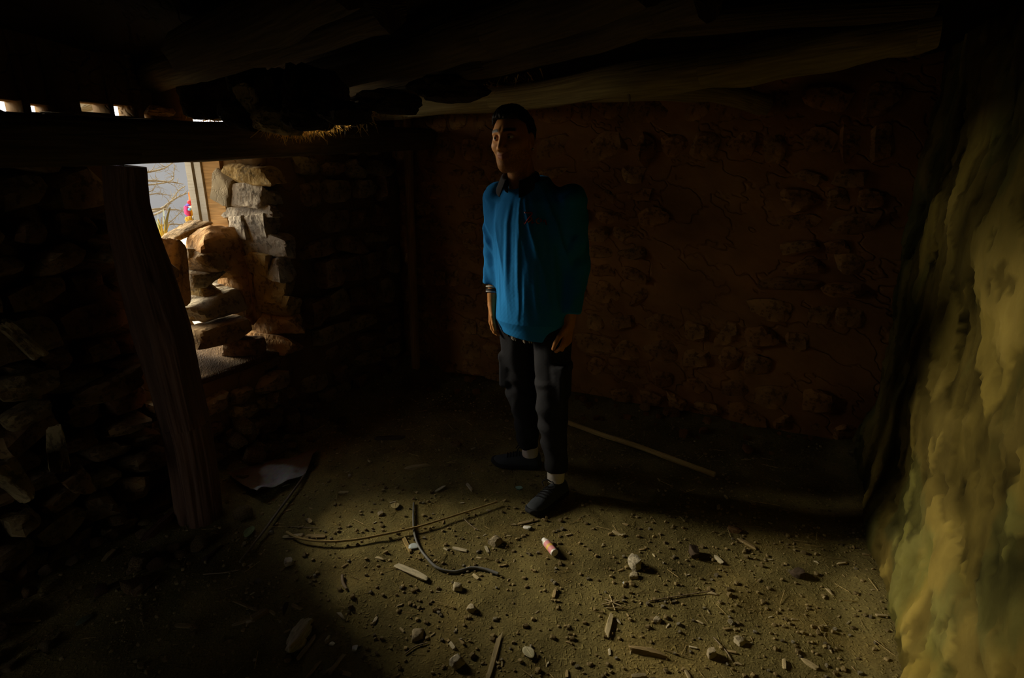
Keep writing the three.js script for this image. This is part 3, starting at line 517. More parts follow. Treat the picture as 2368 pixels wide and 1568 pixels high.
  const limbs = (x, y, z) => {
    let d = smax(torso(x, y, z, -0.02), Math.max(0.80 - y, y - 1.44), 0.05); d = smin(d, neck(x, y, z), 0.04);
    for (const j of [R, L]) {
      d = smin(d, capsule(x, y, z, j.sh, j.el, 0.045, 0.038), 0.05); d = smin(d, capsule(x, y, z, j.el, j.wr, 0.037, 0.026), 0.02);
      d = smin(d, capsule(x, y, z, j.hip, j.kn, 0.070, 0.050), 0.05); d = smin(d, capsule(x, y, z, j.kn, j.an, 0.048, 0.032), 0.03);
    }
    return d;
  };
  const skin = [0.62, 0.27, 0.075];
  const skinAt = (x, y, z) => {
    const [X0, Y, Z] = toHead(x, y, z), X = Math.abs(X0); let c = skin.slice(); const k = 0.94 + 0.12 * fbm(x * 60, y * 60, z * 60, 3); c = c.map((q) => q * k);
    if (Math.hypot(X, Y, Z) < 0.2) {
      const mix = (t, q) => { c = c.map((a, i) => lerp(a, q[i], t)); };
      const lip = X < 0.025 && Z > 0.07 ? step(0.0125, 0.008, Math.abs(Y + 0.0585 - 6 * X * X)) : 0; mix(lip * 0.8, [0.34, 0.11, 0.07]);
      const br = Z > 0.04 ? step(0.008, 0.004, Math.abs(Y - 0.036 + 3 * (X - 0.03) * (X - 0.03))) * step(0.008, 0.013, X) * step(0.056, 0.048, X) : 0; mix(br, [0.015, 0.011, 0.009]);
      const beard = (Y < -0.035 && Z > -0.02 ? 1 : 0) * (1 - lip) * step(0.1, 0.5, noise(x * 700, y * 700, z * 700) + 0.7 * (Y < -0.07 || (Y > -0.049 && X < 0.03) ? 1 : 0.35)); mix(beard * 0.45, [0.09, 0.05, 0.03]);
    }
    return c;
  };
  const body = mergeGeometries([
    nets((x, y, z) => Math.min(Math.max(limbs(x, y, z), y - 1.45)), [-0.20, 0.03, -2.70], [0.40, 1.50, -2.15], 0.014, skinAt),
    nets((x, y, z) => smin(headF(x, y, z), neck(x, y, z), 0.02), [-0.15, 1.36, -2.53], [0.17, 1.72, -2.18], 0.0032, skinAt),
    nets(...handR, 0.0032, skinAt), nets(...handL, 0.0032, skinAt)]);
  mesh('body', shift(body, B), mat(1, 1, 1, { vc: true, rough: 0.6, spec: 0.3 }), me);
  const part = (n, g, m, parent = me) => mesh(n, parent === me ? shift(g, B) : g, m, parent);
  // eyes
  const fromHead = (X, Y, Z) => { const ct = Math.cos(TILT), st = Math.sin(TILT); const x = X * ct + Y * st, y = -X * st + Y * ct; return new THREE.Vector3(HC[0] + x * hc + Z * hs, HC[1] + y, HC[2] - x * hs + Z * hc); };
  const eyeW = mat(0.75, 0.70, 0.64, { rough: 0.15, spec: 1 }), iris = mat(0.03, 0.015, 0.008, { rough: 0.08, spec: 1 }), hairM = mat(0.012, 0.010, 0.009, { rough: 0.55, bump: T.woodBump, depth: 0.003 });
  for (const s of [-1, 1]) {
    const c = fromHead(s * 0.031, 0.0095, 0.0712), g = new THREE.SphereGeometry(0.0126, 20, 14).translate(c.x, c.y, c.z); const e = part('eye', g, eyeW);
    const q = fromHead(s * 0.031 - 0.002, 0.0098, 0.0796); mesh('iris', new THREE.SphereGeometry(0.0058, 14, 10).translate(q.x - B.x, q.y - B.y, q.z - B.z), iris, e);
    for (const [dy, hh] of [[0.008, 0.0042], [-0.0065, 0.003]]) { const pts = []; for (let i = 0; i <= 6; i++) { const a = lerp(-1, 1, i / 6); pts.push(fromHead(s * 0.031 + a * 0.0145, 0.0095 + dy * (1 - 0.75 * a * a), 0.0815 - 0.009 * a * a - s * a * 0.003).sub(B)); } mesh('eyelid', bar(pts, [0.002, hh, hh, 0.002], { seg: 14, sides: 8 }), mat(0.40, 0.185, 0.085, { rough: 0.5 }), e); }
  }
  // hair
  part('hair', nets((x, y, z) => {
    const [X, Y, Z] = toHead(x, y, z), A = Math.abs(X); let d = egg(A, Y, Z, [0, 0.034, -0.016], [0.080, 0.094, 0.100]);
    d = smin(d, egg(A, Y, Z, [0, 0.085, 0.020], [0.060, 0.045, 0.065]), 0.03);
    d += 0.0045 * fbm(X * 70, Y * 40, Z * 70, 3) + 0.003 * noise(X * 160, Y * 60, Z * 160);
    const line = 0.078 - 0.9 * Math.max(0, A - 0.048) ;                                            // hairline over the forehead and temples
    d = smax(d, (Z > 0.012 ? line - Y + 0.004 * noise(X * 150, 3, Z * 90) : lerp(-0.062, line, step(-0.02, 0.016, Z)) - Y), 0.008);
    d = smax(d, -(Math.hypot((A - 0.085) / 0.6, Y + 0.004, Z + 0.012) - 0.033), 0.006);
    return d; }, [-0.16, 1.44, -2.54], [0.18, 1.74, -2.18], 0.0042), hairM);
  // ---- sweater with falling folds
  const sw = [[0.740, 0.148, 0.118], [0.775, 0.160, 0.128], [0.80, 0.168, 0.134], [0.83, 0.182, 0.146], [0.95, 0.172, 0.138], [1.10, 0.172, 0.134], [1.25, 0.178, 0.130], [1.335, 0.166, 0.112], [1.375, 0.128, 0.094], [1.405, 0.088, 0.080], [1.43, 0.070, 0.072]];
  const HEM = (x, z) => { const c = axis(0.78), X = (x - c[0]) * LF[0] + (z - c[1]) * LF[1]; return 0.792 - 0.10 * X - 0.035; };
  const fold = (X, y, Z) => { const a = Math.atan2(X, Z), s = step(0.80, 0.95, y) * step(1.42, 1.25, y), n = noise(a * 2.9 + 1.1 * (y - 1.1) * Math.sign(X) + 0.9 * noise(y * 2.1, 5), y * 1.5, 3), m = noise(a * 7.5 + 1.2 * noise(y * 3, 2), y * 2.6, 8); return s * (0.010 * (1 - 2 * Math.abs(n)) + 0.0045 * m); };
  const sweater = (x, y, z) => {
    const [X, Z] = loc(x, y, z); let d = torso(x, y, z, 0.0, sw) - fold(X, y, Z);
    const band = step(0.835, 0.825, y) * 0.004; d -= 0.003 * band;
    const arm = (j, cuff, seed) => {
      let a = Math.min(smin(capsule(x, y, z, j.sh, j.el, 0.066, 0.055), capsule(x, y, z, j.el, j.wr, 0.056, 0.046), 0.02), 1);
      a -= 0.007 * noise(x * 9 + seed, y * 20 + 4 * noise(x * 10, z * 10), z * 9) + 0.003 * noise(x * 24, y * 38, z * 24);
      const bx = j.wr[0] - j.el[0], by = j.wr[1] - j.el[1], bz = j.wr[2] - j.el[2], l = Math.hypot(bx, by, bz), t = ((x - j.el[0]) * bx + (y - j.el[1]) * by + (z - j.el[2]) * bz) / l;
      return smax(a, t - cuff, 0.012);
    };
    d = smin(d, arm(R, 0.125, 3), 0.028); d = smin(d, arm(L, 0.205, 9), 0.028);
    d = smax(d, HEM(x, z) - y, 0.008); d = smax(d, y - 1.425 - 0.02 * Z / 0.1 * -1, 0.006);
    d = smax(d, -(capsule(x, y, z, [0.028, 1.44, -2.385], [0.018, 1.50, -2.37], 0.066, 0.07)), 0.01);
    return d;
  };
  const blue = mat(0.018, 0.22, 0.56, { rough: 0.9, bump: T.weave, depth: 0.0012, spec: 0.2 });
  const swm = part('sweater', nets(sweater, [-0.20, 0.70, -2.66], [0.38, 1.46, -2.18], 0.0062), blue); swm.userData.label = 'blue crew neck sweater with red chest embroidery';
  // marks stitched on the chest: laid on the cloth where they are seen
  const onCloth = (px, py) => { const d = dir(px, py), l = Math.hypot(...d); let t = 1.6; for (let i = 0; i < 120; i++) { const s = sweater(d[0] / l * t, EYE + d[1] / l * t, d[2] / l * t); t += s * 0.6; if (s < 0.0006) break; } t -= 0.0012; return new THREE.Vector3(d[0] / l * t, EYE + d[1] / l * t, d[2] / l * t); };
  const redT = mat(0.42, 0.05, 0.06, { rough: 0.6 }), pinkT = mat(0.8, 0.42, 0.36, { rough: 0.5 }), orangeT = mat(0.62, 0.22, 0.07, { rough: 0.6 });
  [[[[1212, 490], [1220, 492], [1231, 492], [1227, 499], [1220, 508], [1214, 517]], redT], [[[1213, 490], [1215, 493]], pinkT], [[[1226, 502], [1230, 505], [1225, 511], [1221, 514]], orangeT], [[[1232, 509], [1230, 516], [1236, 514]], redT], [[[1246, 504], [1240, 509], [1242, 515], [1248, 517]], orangeT], [[[1249, 506], [1252, 510], [1249, 513]], redT], [[[1256, 513], [1260, 509], [1264, 520]], redT], [[[1259.5, 508], [1261, 510]], pinkT], [[[1211, 513], [1213, 519]], pinkT]]
    .forEach(([px, m]) => mesh('embroidery', bar(px.map((q) => onCloth(...q).sub(B)), [0.0022, 0.0028, 0.0022], { seg: 12, sides: 6 }), m, swm));
  // striped shirt showing under the hem, and its dark collar
  part('shirt_hem', nets((x, y, z) => { const [X, Z] = loc(x, y, z); let d = Math.abs(torso(x, y, z, -0.010, sw)) - 0.003; d -= 0.003 * Math.sin(X * 90 + Z * 60); return smax(smax(d, y - 0.86, 0.003), HEM(x, z) - 0.014 - 0.006 * noise(X * 20, 1) - y, 0.003); }, [-0.20, 0.70, -2.66], [0.38, 0.87, -2.18], 0.005), mat(1, 1, 1, { map: stripesBig() }));
  function stripesBig() { const t = T.stripes.clone(); t.repeat.set(11, 11); t.needsUpdate = true; return t; }
  const dark = mat(0.035, 0.032, 0.034, { rough: 0.85, bump: T.weave, depth: 0.001 });
  {
    const pos = [], idx = [], n = 40, prof = [[0.058, -0.030], [0.060, 0.016], [0.066, 0.022], [0.074, 0.018], [0.090, -0.020], [0.088, -0.024], [0.072, 0.010], [0.066, 0.014], [0.062, -0.030]];
    for (let i = 0; i <= n; i++) { const a = lerp(0.42, 2 * Math.PI - 0.42, i / n), fr = Math.max(0, Math.cos(a)), near = Math.exp(-Math.pow(Math.min(i, n - i) / 4, 2)), cy = 1.428 - 0.022 * fr + 0.008 * -Math.cos(a); prof.forEach(([r, h], j) => { const q = r * (1.02 + 0.03 * fr) + (j === 4 || j === 5 ? near * 0.012 : 0), hh = h - (j === 4 || j === 5 ? near * 0.022 : 0), X = q * Math.sin(a), Z = q * Math.cos(a); pos.push(0.032 + X * LF[0] + Z * FW[0], cy + hh, -2.385 + X * LF[1] + Z * FW[1]); if (i < n) { const k = i * prof.length + j, k2 = i * prof.length + (j + 1) % prof.length; idx.push(k, k2, k + prof.length, k2, k2 + prof.length, k + prof.length); } }); }
    const g = new THREE.BufferGeometry(); g.setAttribute('position', new THREE.Float32BufferAttribute(pos, 3)); g.setIndex(idx); g.computeVertexNormals(); g.setAttribute('uv', new THREE.Float32BufferAttribute(new Float32Array(pos.length / 3 * 2), 2)); const cm = dark.clone(); cm.side = THREE.DoubleSide; cm.bumpMap = null; part('shirt_collar', g, cm);
  }
  // bracelets on the lit wrist
  { const dv = new THREE.Vector3(R.wr[0] - R.el[0], R.wr[1] - R.el[1], R.wr[2] - R.el[2]).normalize(), q = new THREE.Quaternion().setFromUnitVectors(new THREE.Vector3(0, 0, 1), dv);
    [[0.135, 0.0335, [0.6, 0.55, 0.45]], [0.148, 0.033, [0.03, 0.03, 0.03]], [0.157, 0.0325, [0.35, 0.34, 0.33]]].forEach(([t, r, c]) => { const p = new THREE.Vector3(...R.el).addScaledVector(dv, t); part('bracelet', new THREE.TorusGeometry(r, 0.0042, 8, 28).applyQuaternion(q).translate(p.x, p.y, p.z), mat(...c, { rough: 0.5 })); }); }
  { const p = fromHead(0.080, -0.036, -0.010); part('ear_bead', new THREE.SphereGeometry(0.0042, 12, 8).translate(p.x, p.y, p.z), mat(0.7, 0.7, 0.68, { rough: 0.2, metal: 1 })); }  // small metal ball at the ear lobe
  // ---- trousers
  const leg = (x, y, z, j, seed) => { let d = smin(capsule(x, y, z, j.hip, j.kn, 0.094, 0.066), capsule(x, y, z, j.kn, j.an, 0.068, 0.050), 0.03); const w = step(0.62, 0.45, y); return d - 0.007 * noise(x * 14 + seed, y * (9 + 12 * w) + 2 * noise(x * 9, z * 9), z * 14) - 0.005 * w * (1 - 2 * Math.abs(noise(x * 6 + seed, y * 13 + x * 8, z * 6))) ; };
  const black = mat(0.024, 0.024, 0.027, { rough: 0.85, bump: T.weave, depth: 0.001, spec: 0.3 });
  const pocket = (x, y, z, j, side) => { const t = (j.hip[1] - 0.57) / (j.hip[1] - j.kn[1]), a = x - lerp(j.hip[0], j.kn[0], t) - side * LF[0] * 0.055 - FW[0] * 0.012, b = y - 0.57, c = z - lerp(j.hip[2], j.kn[2], t) - side * LF[1] * 0.055 - FW[1] * 0.012, X = a * LF[0] + c * LF[1], Z = a * FW[0] + c * FW[1]; return smax(smax(Math.abs(X) - 0.028 - (b > 0.045 ? 0.005 : 0), Math.abs(b) - 0.085, 0.015), Math.abs(Z) - 0.058, 0.02); };
  const tr = part('trousers', nets((x, y, z) => { let d = smin(leg(x, y, z, R, 1), leg(x, y, z, L, 7), 0.02); d = smin(d, Math.min(pocket(x, y, z, R, -1), pocket(x, y, z, L, 1)), 0.012); d = smin(d, smax(torso(x, y, z, -0.012), Math.max(0.80 - y, y - 0.93), 0.04), 0.05); return smax(smax(d, 0.125 + 0.012 * noise(x * 20, z * 20) - y, 0.008), y - 0.92, 0.01); }, [-0.16, 0.08, -2.72], [0.36, 0.94, -2.18], 0.0072), black);
  // ---- shoes, socks
  const shoeM = mat(0.055, 0.065, 0.075, { rough: 0.7, bump: T.weave, depth: 0.001 }), soleM = mat(0.03, 0.032, 0.035, { rough: 0.8 }), laceM = mat(0.02, 0.02, 0.022, { rough: 0.9 }), sockM = mat(0.72, 0.66, 0.58, { rough: 0.95, bump: T.weave, depth: 0.001 });
  for (const [j, toe, heel] of [[R, [-0.105, -2.600], [0.150, -2.568]], [L, [0.072, -2.148], [0.250, -2.352]]]) {
    const dx = toe[0] - heel[0], dz = toe[1] - heel[1], len = Math.hypot(dx, dz), f = [dx / len, dz / len], s = [-f[1], f[0]], y0 = floorH((toe[0] + heel[0]) / 2, (toe[1] + heel[1]) / 2) + 0.004;
    const lf = (x, z) => [(x - heel[0]) * f[0] + (z - heel[1]) * f[1], (x - heel[0]) * s[0] + (z - heel[1]) * s[1]];
    const wid = [[0, 0.022], [0.05, 0.035], [0.3, 0.036], [0.55, 0.040], [0.75, 0.044], [0.9, 0.036], [1, 0.016]], hei = [[0, 0.072], [0.15, 0.082], [0.3, 0.080], [0.5, 0.070], [0.7, 0.054], [0.88, 0.044], [1, 0.030]];
    const up = (x, y, z) => { const [a, b] = lf(x, z), t = a / len, w = table(wid, t)[0], h = table(hei, t)[0] - 0.02, yy = y - y0 - 0.02; let d = (Math.hypot(b / w, Math.max(0, yy) / h) - 1) * Math.min(w, h); d = smax(d, -yy - 0.006, 0.006); d = smax(d, Math.abs(a - len / 2) - len / 2, 0.02); return smax(d, -(capsule(x, y, z, j.an, [j.an[0], 0.2, j.an[2]], 0.034, 0.04)), 0.006); };
    const sole = (x, y, z) => { const [a, b] = lf(x, z), t = a / len, w = table(wid, t)[0] + 0.004; return smax(smax(Math.abs(b) - w, Math.abs(y - y0 - 0.011 - 0.012 * step(0.8, 1.0, t)) - 0.012, 0.005), Math.abs(a - len / 2) - len / 2 - 0.004, 0.015); };
    const lo = [Math.min(toe[0], heel[0]) - 0.07, y0 - 0.02, Math.min(toe[1], heel[1]) - 0.07], hi = [Math.max(toe[0], heel[0]) + 0.07, 0.16, Math.max(toe[1], heel[1]) + 0.07];
    const shoe = part('shoe', nets(up, lo, hi, 0.0045), shoeM);
    mesh('sole', shift(nets(sole, lo, hi, 0.0045), B), soleM, shoe);
    for (let i = 0; i < 5; i++) { const t = lerp(0.44, 0.68, i / 4), pts = []; for (let k = 0; k <= 6; k++) { const b = lerp(-1, 1, k / 6) * 0.024, w = table(wid, t)[0], h = table(hei, t)[0] - 0.02, yy = y0 + 0.023 + h * Math.sqrt(Math.max(0.05, 1 - (b / w) ** 2)); const a = (t + 0.02 * (k / 6 - 0.5)) * len; pts.push(new THREE.Vector3(heel[0] + f[0] * a + s[0] * b - B.x, yy, heel[1] + f[1] * a + s[1] * b - B.z)); } mesh('lace', bar(pts, [0.0032, 0.0032], { seg: 10, sides: 6 }), laceM, shoe); }
    { const t = 0.40, c = new THREE.Vector3(heel[0] + f[0] * len * t - B.x, y0 + 0.098, heel[1] + f[1] * len * t - B.z); for (const q of [-1, 1]) mesh('lace', bar([c, c.clone().add(new THREE.Vector3(s[0] * q * 0.02 + f[0] * 0.012, 0.01, s[1] * q * 0.02 + f[1] * 0.012)), c.clone().add(new THREE.Vector3(s[0] * q * 0.036 + f[0] * 0.02, -0.006, s[1] * q * 0.036 + f[1] * 0.02)), c.clone().add(new THREE.Vector3(s[0] * q * 0.02 + f[0] * 0.03, -0.014, s[1] * q * 0.02 + f[1] * 0.03))], [0.003, 0.003], { seg: 14, sides: 6 }), laceM, shoe); }
    part('sock', nets((x, y, z) => smax(capsule(x, y, z, [j.an[0], 0.06, j.an[2]], [j.an[0], 0.16, j.an[2]], 0.040, 0.042), Math.abs(y - 0.11) - 0.045, 0.006), [j.an[0] - 0.06, 0.05, j.an[2] - 0.06], [j.an[0] + 0.06, 0.17, j.an[2] + 0.06], 0.005), sockM);
  }
}
// ---------------------------------------------------------------- things on the floor
function F(px, py) { let h = 0, p; for (let i = 0; i < 4; i++) { p = atHeight(px, py, h); h = floorH(p.x, p.z); } p.y = h; return p; }
const pxSize = (p) => (Math.abs(p.z) * CP + (EYE - p.y) * SP) / FOCAL;     // metres for one picture pixel at p
let seedN = 900;
// a broken piece of wood between two points of the floor
function splinter(name, ax, ay, bx, by, w, m, label, category, o = {}) {
  const a = F(ax, ay), b = F(bx, by), c = a.clone().add(b).multiplyScalar(0.5), len = a.distanceTo(b), wid = w * pxSize(c), hh = (o.h ?? 0.5) * wid;
  const g = stoneGeo(seedN++, len / 2, hh / 2, wid / 2, { detail: o.detail ?? 5, planes: o.planes ?? 4, rough: o.rough ?? 0.06, sharp: 22, crease: 0.5 });
  const s = mesh(name, g, m); s.position.set(c.x, Math.max(floorH(c.x, c.z), (a.y + b.y) / 2) + hh * 0.36 + (o.lift ?? 0), c.z); s.rotation.y = Math.atan2(-(b.z - a.z), b.x - a.x); if (o.roll) s.rotateZ(o.roll); if (label) tag(s, label, category, o.group); return s;
}
function lump(name, px, py, w, h, m, label, category, o = {}) {
  const p = F(px, py), k = pxSize(p), s = mesh(name, stoneGeo(seedN++, w * k / 2, h * k / 2 * 0.9, (o.d ?? (w + h) / 2) * k / 2, { detail: o.detail ?? 5, planes: 8, rough: 0.08, sharp: o.sharp ?? 14, crease: 0.6 }), m);
  s.position.set(p.x, p.y + h * k * 0.22, p.z); s.rotation.y = o.turn ?? seedN; if (label) tag(s, label, category, o.group); return s;
}
function strand(name, pts, r, m, label, category, o = {}) {
  const q = pts.map(([x, y]) => { const p = F(x, y); p.y += r * 0.9 + (o.lift ?? 0.002); return p; }); const g = base(name, q[0]); tag(g, label, category, o.group);
  mesh(o.part ?? 'stem', shift(bar(q, o.radii ?? [r, r, r * 0.8], { seg: o.seg ?? 40, sides: 8, rough: o.rough ?? 0.1, freq: 20 }), q[0]), m, g); return [g, q];
}
{ // the pale stick behind the person
  const a = F(1303, 984), b = F(1652, 1106); a.y += 0.03; b.y += 0.02; const k = a.clone().lerp(b, 0.5); k.y += 0.005;
  const g = base('wooden_stick', a); tag(g, 'long straight pale wooden stick lying behind the person', 'stick');
  mesh('shaft', shift(bar([a, a.clone().lerp(b, 0.3).add(new THREE.Vector3(0.006, 0, 0.008)), k, b], [0.013, 0.015, 0.015, 0.014], { seg: 40, sides: 10, rough: 0.12, freq: 9 }), a), M.stick, g);
}
{ // rusty metal sheet
  const C = [[523, 1100], [738, 1044], [598, 1158], [704, 1108]].map((q) => F(...q)), n = 28, pos = [], col = [], idx = [], r = rng(8), o = C[0];
  C[2].y += 0.035; C[3].y += 0.03; C[1].y += 0.03; C[0].y += 0.03;
  const P = (i, j) => { const s = i / n, t = j / n, e = 0.03 * noise(s * 5, 2) * (t > 0.9 || t < 0.1 ? 1 : 0), p = C[0].clone().lerp(C[1], clamp(s + 0.03 * noise(t * 7, 8) * (s < 0.05 || s > 0.95 ? 1 : 0))).lerp(C[2].clone().lerp(C[3], s), clamp(t + e)); p.y = Math.max(p.y, floorH(p.x, p.z) + 0.012); p.y += 0.012 * noise(s * 3.1, t * 2.3, 5) + 0.03 * Math.exp(-((s - 0.1) ** 2 + (t - 1) ** 2) / 0.03) ; return p; };
  const g = new THREE.BufferGeometry();
  for (const k of [0, 1]) for (let i = 0; i <= n; i++) for (let j = 0; j <= n; j++) { const p = P(i, j); pos.push(p.x - o.x, p.y - o.y - k * 0.003, p.z - o.z); const q = step(-0.05, 0.2, fbm(p.x * 7, p.z * 7, 3, 4) + 0.45 * (0.75 - j / n)); const z = [0.38, 0.40, 0.42], ru = [0.17, 0.10, 0.045]; for (let c = 0; c < 3; c++) col.push(lerp(z[c], ru[c], q) * (0.85 + 0.3 * r())); }
  const S = (n + 1) * (n + 1), at = (k, i, j) => k * S + i * (n + 1) + j;
  for (let i = 0; i < n; i++) for (let j = 0; j < n; j++) { if ((i > 16 && i < 22 && j < 3 - Math.abs(i - 19) * 0.6)) continue; idx.push(at(0, i, j), at(0, i, j + 1), at(0, i + 1, j), at(0, i + 1, j), at(0, i, j + 1), at(0, i + 1, j + 1)); idx.push(at(1, i, j), at(1, i + 1, j), at(1, i, j + 1), at(1, i + 1, j), at(1, i + 1, j + 1), at(1, i, j + 1)); }
  for (let i = 0; i < n; i++) { idx.push(at(0, i, n), at(1, i, n), at(0, i + 1, n), at(0, i + 1, n), at(1, i, n), at(1, i + 1, n)); idx.push(at(0, 0, i), at(1, 0, i), at(0, 0, i + 1), at(0, 0, i + 1), at(1, 0, i), at(1, 0, i + 1)); idx.push(at(0, n, i + 1), at(1, n, i), at(0, n, i), at(0, n, i + 1), at(1, n, i + 1), at(1, n, i)); }
  g.setAttribute('position', new THREE.Float32BufferAttribute(pos, 3)); g.setAttribute('color', new THREE.Float32BufferAttribute(col, 3)); g.setIndex(idx); g.computeVertexNormals();
  const m = mat(1, 1, 1, { vc: true, rough: 0.8, metal: 0.1, two: true, spec: 0.3 }); const s = mesh('metal_sheet', g, m); s.position.copy(o); tag(s, 'bent rusty metal sheet lying at the foot of the post', 'metal sheet');
}
strand('thin_cane', [[706, 1104], [690, 1128], [655, 1176], [610, 1238], [556, 1308]], 0.0055, M.cable, 'long thin dark cane running from the metal sheet to the front', 'cane', { lift: 0.012 });
{ const [g, q] = strand('curved_cane', [[664, 1238], [690, 1252], [740, 1260], [810, 1258], [880, 1246], [960, 1228], [1040, 1204], [1150, 1168]], 0.005, M.stick, 'long curved brown cane crossing the middle of the floor', 'cane', { lift: 0.013 }); }
{ const pts = [[957, 1166], [956, 1200], [958, 1234], [968, 1266], [986, 1292], [1014, 1318], [1050, 1326], [1090, 1317], [1120, 1320], [1152, 1331]]; strand('black_cable', pts, 0.0058, mat(0.16, 0.16, 0.15, { rough: 0.5 }), 'curling dark cable in front of the curved cane', 'cable', { part: 'sheath', rough: 0.02, seg: 70, radii: [0.004, 0.005, 0.0058, 0.0065] }); }
{ // small leaves
  const leaf = (px, py, w, h, c, label, turn) => { const p = F(px, py), k = pxSize(p), g = new THREE.SphereGeometry(1, 20, 10); const P = g.attributes.position; for (let i = 0; i < P.count; i++) { const x = P.getX(i), z = P.getZ(i); P.setXYZ(i, x * w * k / 2, 0.003 * P.getY(i) + 0.004 * x * x + 0.002 * z, z * h * k / 2 * 1.5 * (1 - 0.2 * x * x)); } g.computeVertexNormals(); const s = mesh('fallen_leaf', g, mat(...c, { rough: 0.7, map: T.plaster })); s.position.set(p.x, p.y + 0.006, p.z); s.rotation.y = turn; tag(s, label, 'leaf'); const v = mesh('leaf_vein', bar([new THREE.Vector3(0, 0.004, -h * k * 0.7), new THREE.Vector3(0, 0.0045, 0), new THREE.Vector3(0, 0.004, h * k * 0.7)], [0.0008, 0.001, 0.0006], { seg: 6, sides: 4 }), mat(...c.map((q) => q * 0.8)), s); };
  leaf(577, 1232, 22, 30, [0.40, 0.55, 0.25], 'small round pale green leaf near the post', 0.1);
  leaf(196, 1437, 20, 26, [0.34, 0.40, 0.26], 'dull grey green leaf in the dark front corner', -0.3);
  leaf(1222, 1512, 26, 26, [0.75, 0.70, 0.45], 'torn pale dry leaf at the front middle', 0.5);
  leaf(914, 1172, 20, 18, [0.75, 0.62, 0.28], 'small dry yellow leaf above the crossing canes', 0.2);
}
{ // little plastic bottle
  const a = F(1257, 1256), b = F(1283, 1288), d = b.clone().sub(a); d.y = 0; const len = d.length(), g = base('plastic_bottle', a); tag(g, 'little white and pink plastic bottle lying in front of the shoe', 'bottle');
  const R = 0.0155, up = new THREE.Vector3(0, 1, 0), q = new THREE.Quaternion().setFromUnitVectors(up, d.clone().normalize());
  const lat = (rows) => new THREE.LatheGeometry(rows.map(([r, y]) => new THREE.Vector2(r, y)), 24);
  const put = (n, geo, m) => { geo.applyQuaternion(q); geo.translate(0, R + 0.002, 0); return mesh(n, geo, m, g); };
  put('bottle_body', lat([[0, len], [R * 0.85, len], [R, len * 0.97], [R, len * 0.2], [R * 0.8, len * 0.14], [R * 0.5, len * 0.12]]), mat(0.78, 0.74, 0.70, { rough: 0.35, spec: 0.8 }));
  put('bottle_label', lat([[R * 1.02, len * 0.9], [R * 1.03, len * 0.6], [R * 1.02, len * 0.3]]), mat(0.80, 0.34, 0.36, { rough: 0.5, two: true }));
  put('label_band', lat([[R * 1.045, len * 0.66], [R * 1.045, len * 0.52]]), mat(0.85, 0.55, 0.12, { rough: 0.5, two: true }));
  put('cap', lat([[R * 0.55, len * 0.14], [R * 0.6, len * 0.12], [R * 0.6, 0], [0, 0]]), mat(0.82, 0.82, 0.80, { rough: 0.4 }));
}
const C0 = M.chip[0], C1 = M.chip[1], C2 = M.chip[2], C3 = M.chip[3];
